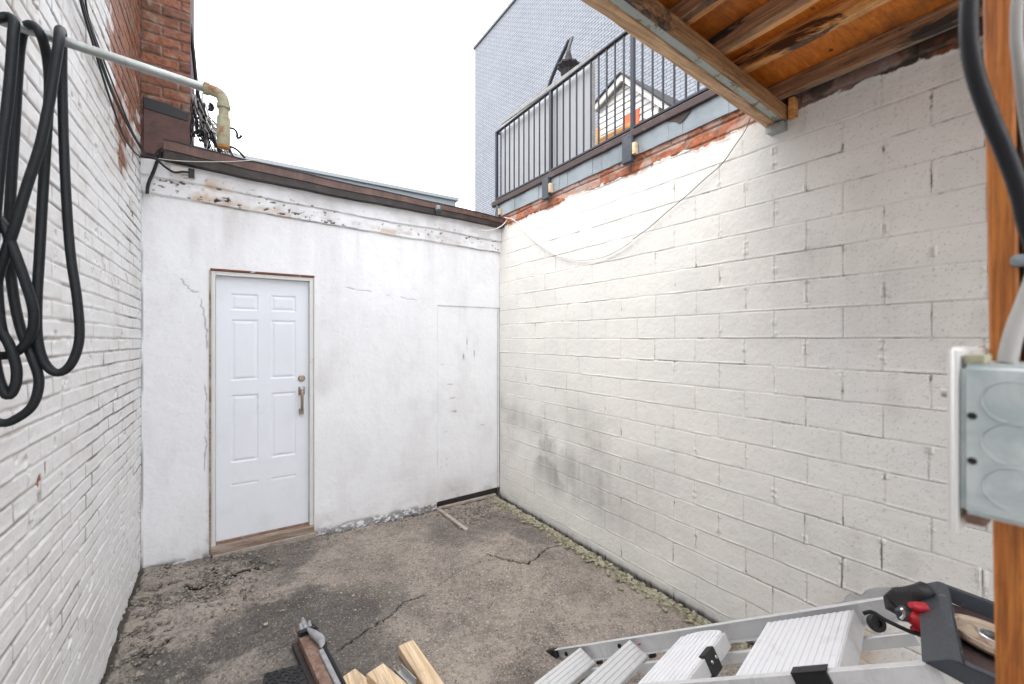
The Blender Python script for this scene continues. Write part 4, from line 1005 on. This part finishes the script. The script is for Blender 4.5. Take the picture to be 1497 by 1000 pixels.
# shell: border frame round a recessed tray, thickness from the polygon section
b = MB(); q = quad(w0)
b.prism([q[0], q[1]-m_*0, q[1]+m_*rim, q[0]+(q[3]-q[0]).normalized()*rim], W*(w1-w0))
b.prism([q[3]-(q[3]-q[0]).normalized()*rim, q[2]-m_*rim, q[2], q[3]], W*(w1-w0))
b.prism([q[0]+(q[3]-q[0]).normalized()*rim, q[1]+m_*rim, q[2]-m_*rim, q[3]-(q[3]-q[0]).normalized()*rim], W*rim)
q2 = [p+W*(w1-w0-rim) for p in q]
b.prism([q2[0]+(q[3]-q[0]).normalized()*rim, q2[1]+m_*rim, q2[2]-m_*rim, q2[3]-(q[3]-q[0]).normalized()*rim], W*rim)
capo = b.build('top_cap', M['darkgrey'], ld, .003)
qn = m_.cross(W).normalized()
if qn.dot(A) < 0: qn = -qn
tp = Pb(0)
b = MB(); b.obox(tp+m_*rim+W*(w0+rim)-qn*.045, m_*(TL-2*rim), W*(w1-w0-2*rim), -qn*.006); b.build('tray_floor', M['ledge'], ld)
cen = tp+m_*(.100)+W*.235-qn*.018
lid = thing('round_lid', 'dirty tan round lid lying in the ladder tray', 'lid', cen)
b = MB(); b.lathe(cen, qn, [(-.012, .086), (-.004, .092), (.006, .090), (.006, .082), (.0, .078), (.002, .060), (.006, .050), (.003, .040), (.003, .031)], 48); b.build('lid_disc', M['tan'], lid, 0, True)
b = MB(); b.lathe(cen+qn*.003, qn, [(-.01, .030), (.003, .030), (.004, .034), (.001, .036)], 40); b.build('hole_rim', M['steel'], lid, 0, True)
b = MB(); b.lathe(cen-qn*.006, qn, [(0, .030), (0, .0)], 30); b.build('hole_floor', M['black'], lid)

# things caught behind the ladder top: black bag, grey sheet, red glove, clips
def blob(name, label, cat, pts, rs, m, n=12, par=None, flat=None):
    o = MB().tube(pts, rs[0], n, .012, rs=rs).build(name, m, par, 0, True)
    if par is None: tag(o, label, cat)
    return o
def cp(px, py, Y): return c2w((px-748.5)/626*Y, Y, (495-py)/626*Y)
def crumple(name, label, cat, poly, Y, th, m, seed, sub=14):
    """a folded soft thing: thick rumpled sheet with the outline poly"""
    bm = bmesh.new(); vs = [bm.verts.new(cp(x, y, Yy)) for x, y, Yy in poly]; f = bm.faces.new(vs)
    bmesh.ops.triangulate(bm, faces=[f]); bmesh.ops.subdivide_edges(bm, edges=bm.edges, cuts=5, use_grid_fill=True)
    rr = random.Random(seed)
    from mathutils import noise as mn
    for v in bm.verts:
        k = mn.noise(v.co*22+Vector((seed, 0, 0))); v.co += -FWD*(k*.02)+UP*(mn.noise(v.co*30)*.006)
    g = bmesh.ops.solidify(bm, geom=bm.faces[:], thickness=th)
    me = bpy.data.meshes.new(name); bm.to_mesh(me); bm.free(); me.polygons.foreach_set('use_smooth', [True]*len(me.polygons))
    o = bpy.data.objects.new(name, me); place(o, None, m); tag(o, label, cat); return o
crumple('plastic_sheet', 'crumpled grey plastic sheet tucked behind the ladder rail against the block wall', 'plastic sheet', [(1222, 884, 1.62), (1245, 871, 1.62), (1275, 866, 1.6), (1312, 856, 1.58), (1316, 884, 1.55), (1280, 890, 1.55), (1250, 892, 1.58)], 1.5, .004, simple('grey_plastic', (.30, .30, .30), .35, sc=10), 3)
crumple('black_bag', 'crumpled black bag stuffed behind the top cap of the ladder', 'bag', [(1294, 874, 1.30), (1303, 858, 1.30), (1325, 853, 1.29), (1346, 850, 1.28), (1356, 865, 1.28), (1356, 925, 1.25), (1335, 915, 1.26), (1318, 903, 1.27), (1298, 893, 1.28)], 1.45, .02, simple('black_cloth', (.030, .028, .030), .6, sc=30, bump=.6), 8)
b = MB(); b.tube([cp(1331, 884, 1.20), cp(1340, 888, 1.20), cp(1352, 890, 1.20)], .014, 12, .006, rs=[.008, .015, .016])
b.tube([cp(1330, 905, 1.195), cp(1338, 906, 1.195), cp(1348, 910, 1.19), cp(1354, 914, 1.19)], .02, 14, .006, rs=[.008, .021, .026, .022])
b.tube([cp(1334, 918, 1.192), cp(1340, 922, 1.192), cp(1352, 927, 1.19)], .012, 12, .006, rs=[.007, .013, .013])
tag(b.build('red_glove', M['red'], None, 0, True), 'red rubber glove wedged beside the ladder top cap', 'glove')
c = cp(1281, 911, 1.25); b = MB(); b.lathe(c, -FWD+UP*.5, [(-.010, .0), (-.010, .021), (.0, .024), (.010, .021), (.010, .010), (.004, .009), (.004, 0)], 24)
hw = thing('strap_ratchet', 'black round ratchet with a cord hooked on the ladder behind the platform', 'ratchet', c)
b.build('wheel', M['black'], hw, 0, True)
MB().tube([cp(1262, 897, 1.23), cp(1275, 894, 1.22), cp(1288, 903, 1.21), cp(1310, 914, 1.20), cp(1332, 924, 1.18), cp(1350, 928, 1.18)], .0055, 8, .01).build('cord', M['cable'], hw, 0, True)
c = cp(1322, 898, 1.21); MB().lathe(c, -FWD+UP*.3, [(-.01, 0), (-.01, .022), (.006, .022), (.010, .016), (.010, 0)], 5).build('clip', M['darkgrey'], hw, .002)
MB().tube([cp(1318, 890, 1.195), cp(1323, 898, 1.195), cp(1317, 905, 1.195)], .004, 6, .01).build('clip_spring', M['steel'], hw, 0, True)

# ---------------------------------------------------------------- loose things on the ground
def board(name, label, a, b_, w, th, m, z0, side=1, cat='wood offcut', grp=None, bev=.003):
    """a, b_: ground points of one top edge; width w to the side"""
    a = Vector((a.x, a.y, z0)); b_ = Vector((b_.x, b_.y, z0)); d = (b_-a).normalized(); s = Vector((-d.y, d.x, 0))*side
    o = MB().obox(a, b_-a, s*w, (0, 0, th)).build(name, m, None, bev); tag(o, label, cat, grp); return o
def gtop(px, py, z): return hz(px, py, z)
z0 = .002
a = gtop(604, 935, .055); c = gtop(650, 1000, .055); c = a+(c-a).normalized()*.62
board('lumber_offcut', 'pale sawn lumber offcut farthest right of the loose pieces at the bottom', a, c, .082, .045, M['lumber'], .012, -1, grp='pale lumber offcuts lying at the bottom of the yard')
a = gtop(560, 968, .10); c = gtop(612, 1012, .10); c = a+(c-a).normalized()*.42
board('lumber_offcut', 'pale sawn lumber offcut in the middle, lying across the others', a, c, .088, .040, M['lumber'], .058, -1, grp='pale lumber offcuts lying at the bottom of the yard')
a = gtop(519, 977, .05); c = gtop(560, 1010, .05); c = a+(c-a).normalized()*.45
board('lumber_offcut', 'pale sawn lumber offcut nearest the rusty post', a, c, .080, .040, M['lumber'], .012, -1, grp='pale lumber offcuts lying at the bottom of the yard')
for k, o in enumerate([o for o in bpy.data.objects if o.name.startswith('lumber_offcut')]): pass
# bright metal strap between the lumber
a = gtop(586, 980, .03); 
t = thing('metal_connector', 'bright folded metal connector lying between the lumber offcuts', 'connector', a)
dd = (gtop(612, 1006, .03)-a).normalized(); ss = Vector((-dd.y, dd.x, 0))
MB().obox(a, dd*.13, -ss*.035, (0, 0, .003)).build('plate', M['steel'], t)
MB().obox(a-ss*.0355, dd*.13, -ss*.003, (0, 0, .03)).build('flange', M['steel'], t)
MB().obox(a+ss*.0005, dd*.13, ss*.003, (0, 0, .03)).build('flange', M['steel'], t)
MB().obox(a-ss*.05, dd*.13, -ss*.03, (0, 0, .003)).build('plate', M['steel'], t)

# rusty post bundle: runs from its tip towards the viewer
T0 = gtop(449, 925, .06); T1 = gtop(500, 1030, .06)
dd = (T1-T0).normalized(); ss = Vector((dd.y, -dd.x, 0))
if ss.dot(RGT) < 0: ss = -ss
LN = .62
rp = thing('rusty_post', 'rusty iron post bound with black tape and grey straps lying at the lower left', 'metal post', T0)
b = MB(); b.obox(T0-ss*.040-UP*.0, dd*LN, ss*.055, UP*.006); b.obox(T0-ss*.046-UP*.035, dd*LN, ss*.006, UP*.045); b.build('angle_iron', M['rust'], rp, .002, jitter=.0012)
b = MB(); b.obox(T0-ss*.075-UP*.045, dd*LN, ss*.028, UP*.020); b.build('side_strip', M['fasciadark'], rp, .003, jitter=.001)
b = MB(); b.tube([T0+ss*.035+UP*.012-dd*.02, T0+ss*.034+dd*.3+UP*.012, T0+ss*.034+dd*LN+UP*.012], .012, 10, .03); b.build('black_tube', M['cable'], rp, 0, True)
b = MB(); b.obox(T0-ss*.048-dd*.012+UP*.004, dd*.045, ss*.098, UP*.022); b.build('tape_band', M['black'], rp, .008, jitter=.002, seg=2)
pts = [T0+dd*.02+UP*.03, T0+dd*.09+ss*.012+UP*.035, T0+dd*.15+ss*.030+UP*.03, T0+dd*.19+ss*.026+UP*.012]
b = MB(); b.tube(pts, .02, 12, .01, rs=[.008, .019, .021, .010]); b.build('cloth_strap', M['strap'], rp, 0, True)
b = MB(); b.obox(T0+dd*.20+ss*.004+UP*.010, dd*.42, ss*.030, UP*.010); b.build('grey_strap', M['strap'], rp, .003, jitter=.002)
b = MB()
for sgn, ln in ((.0, .085), (-.02, .04), (.022, .035)):
    q = T0-dd*.012+ss*sgn; b.tube([q+UP*.012, q-dd*ln*.5+UP*.022-ss*.004, q-dd*ln+UP*.030], .01, 10, .01, rs=[.010, .016 if ln > .05 else .009, .006])
b.build('metal_tip', M['strap'], rp, 0, True)
ring = [T0+dd*.17+ss*(.034+.020*math.cos(a_))+UP*(.012+.020*math.sin(a_)) for a_ in np.linspace(0, 6.2, 18)]
MB().tube(ring, .004, 6, .005).build('ring_clip', M['brass'], rp, 0, True)
b = MB(); b.tube([T0-ss*.05+UP*.01, T0-ss*.058-dd*.02+UP*.016, T0-ss*.052-dd*.045+UP*.03], .004, 6, .01); b.build('bent_hook', M['rust'], rp, 0, True)

# rubber mat with round studs
c0 = gtop(386, 984, .03); c1 = gtop(452, 966, .03)
e1 = (c1-c0); e1.z = 0; LE = e1.length; e1n = e1.normalized(); e2n = Vector((e1n.y, -e1n.x, 0))
if e2n.dot(FWD) > 0: e2n = -e2n
mz = G(c0.x, c0.y)+.018
mt = MB(); o = Vector((c0.x, c0.y, mz)); mt.obox(o, e1n*LE, e2n*.5, UP*.010)
st = .034
for i in range(int(LE/st)):
    for j in range(14):
        c = o+e1n*(st*(i+.5+(.5 if j % 2 else 0)))+e2n*(st*(j+.6)*.88)+UP*.010
        if (c-o).dot(e1n) > LE-.01: continue
        mt.lathe(c, UP, [(-.001, .013), (.005, .0125), (.005, .0085), (.001, .008), (.001, 0)], 14)
tag(mt.build('rubber_mat', M['mat'], None, 0, False), 'black rubber mat with raised round studs beside the rusty post', 'mat')
# threshold boards in the far corner
board('grey_board', 'weathered grey board lying along the foot of the filled in doorway', gtop(640, 741, .03), gtop(723, 721, .03), .035, .022, M['greywood'], .010, -1, 'board')
board('grey_board', 'short weathered grey board pointing out from the corner of the white wall', gtop(637, 743, .02), gtop(680, 775, .02), .035, .018, M['greywood'], .006, 1, 'board')

# stones and litter
def stones(name, label, cat, pts, m, seed):
    rr = random.Random(seed)
    ico = bmesh.new(); bmesh.ops.create_icosphere(ico, subdivisions=1, radius=1); bv = [v.co.copy() for v in ico.verts]; bf = [tuple(v.index for v in f.verts) for f in ico.faces]; ico.free()
    V = []; F = []
    for (x, y, z, r) in pts:
        sx, sy, sz = r*rr.uniform(.6, 1.3), r*rr.uniform(.6, 1.3), r*rr.uniform(.35, .8); a = rr.uniform(0, 6.3); ca_, sa = math.cos(a), math.sin(a); b0 = len(V)
        for v in bv:
            k = 1+rr.uniform(-.22, .22); u, w, q = v.x*sx*k, v.y*sy*k, v.z*sz*k
            V.append((x+u*ca_-w*sa, y+u*sa+w*ca_, z+q))
        F += [tuple(b0+i for i in f) for f in bf]
    me = bpy.data.meshes.new(name); me.from_pydata(V, [], F); me.update()
    o = bpy.data.objects.new(name, me); place(o, None, m); tag(o, label, cat, None, 'stuff'); return o
rr = random.Random(3); P = []
for i in range(1300):
    y = -rr.uniform(.0, 3.4); x = -.070-abs(rr.gauss(0, .045)); P.append((x, y, G(x, y)+.010+.010*rr.random(), rr.uniform(.006, .021)))
stones('mossy_rubble', 'mossy rubble packed along the foot of the block wall', 'rubble', P, M['mossstone'], 1)
P = []
for i in range(3200):
    t_ = rr.random()
    if t_ < .45: x = -2.83+abs(rr.gauss(0, .07)); y = -rr.uniform(.0, 2.6)
    elif t_ < .75: x = rr.gauss(-2.5, .22); y = rr.gauss(-.38, .18)+(x+2.5)*.35
    elif t_ < .88: p = gp(690+rr.gauss(0, 22), 752+rr.gauss(0, 9)); x, y = p.x, p.y
    else: x = rr.uniform(-2.8, -.1); y = -.03-abs(rr.gauss(0, .03))
    x = min(max(x, -2.84), -.02); y = min(y, -.012)
    P.append((x, y, G(x, y)+.004+(.012 if x < -2.7 else 0), rr.uniform(.003, .012) if rr.random() < .93 else rr.uniform(.013, .024)))
stones('loose_gravel', 'loose pale gravel scattered along the left wall and in the corners', 'gravel', P, M['stone'], 2)
P = []
for i in range(1500):
    cx, cy, sd = rr.choice(((540, 850, 60), (640, 820, 90), (600, 900, 90), (760, 830, 70), (480, 860, 60), (820, 880, 90), (700, 950, 90), (380, 900, 60)))
    p = gp(cx+rr.gauss(0, sd), min(990, cy+rr.gauss(0, sd*.4))); x, y = min(max(p.x, -2.8), -.04), min(p.y, -.03)
    P.append((x, y, G(x, y)+.002, rr.uniform(.0016, .0038) if rr.random() < .95 else rr.uniform(.005, .010)))
stones('ground_litter', 'small pale wood chips and grit littering the worn asphalt', 'litter', P, M['chip'], 4)

# ---------------------------------------------------------------- light, sky, camera
w = bpy.data.worlds.new('World'); S.world = w; w.use_nodes = True; nt = w.node_tree; bg = nt.nodes['Background']
sky = nt.nodes.new('ShaderNodeTexSky'); sky.sky_type = 'NISHITA'; sky.sun_disc = False
SE, SR = math.radians(60), math.radians(252)
sky.sun_elevation = SE; sky.sun_rotation = SR; sky.air_density = 1.2; sky.dust_density = 4; sky.ozone_density = 1
hs_ = nt.nodes.new('ShaderNodeHueSaturation'); hs_.inputs['Saturation'].default_value = .12
mx = nt.nodes.new('ShaderNodeMix'); mx.data_type = 'RGBA'; mx.inputs[0].default_value = .72; mx.inputs[7].default_value = (12.5, 12.7, 13.2, 1)
nt.links.new(sky.outputs[0], hs_.inputs['Color']); nt.links.new(hs_.outputs[0], mx.inputs[6]); nt.links.new(mx.outputs[2], bg.inputs[0])
bg.inputs[1].default_value = .12
sl = bpy.data.lights.new('sun', 'SUN'); sl.energy = .5; sl.angle = math.radians(45); sl.color = (1, .96, .9)
so = bpy.data.objects.new('sun', sl); COL.objects.link(so)
# light comes from high on the left, behind the viewer
dv = Vector((math.cos(SE)*math.sin(SR), math.cos(SE)*math.cos(SR), math.sin(SE)))
so.rotation_euler = (-dv).to_track_quat('-Z', 'Y').to_euler(); so.location = (0, 0, 12)

cam = bpy.data.cameras.new('camera'); co = bpy.data.objects.new('camera', cam); COL.objects.link(co)
co.location = CAM; co.rotation_euler = (math.radians(90), 0, -YAW)
cam.sensor_width = 36; cam.lens = 36*626/1497; cam.shift_y = -5/1497; cam.clip_start = .02; cam.clip_end = 600
cam.dof.use_dof = True; cam.dof.focus_distance = 2.8; cam.dof.aperture_fstop = 4.2
S.camera = co
S.view_settings.view_transform = 'Standard'; S.view_settings.look = 'None'; S.view_settings.exposure = 1.58; S.view_settings.gamma = 1
try: S.cycles.max_bounces = 10; S.cycles.diffuse_bounces = 6
except Exception: pass
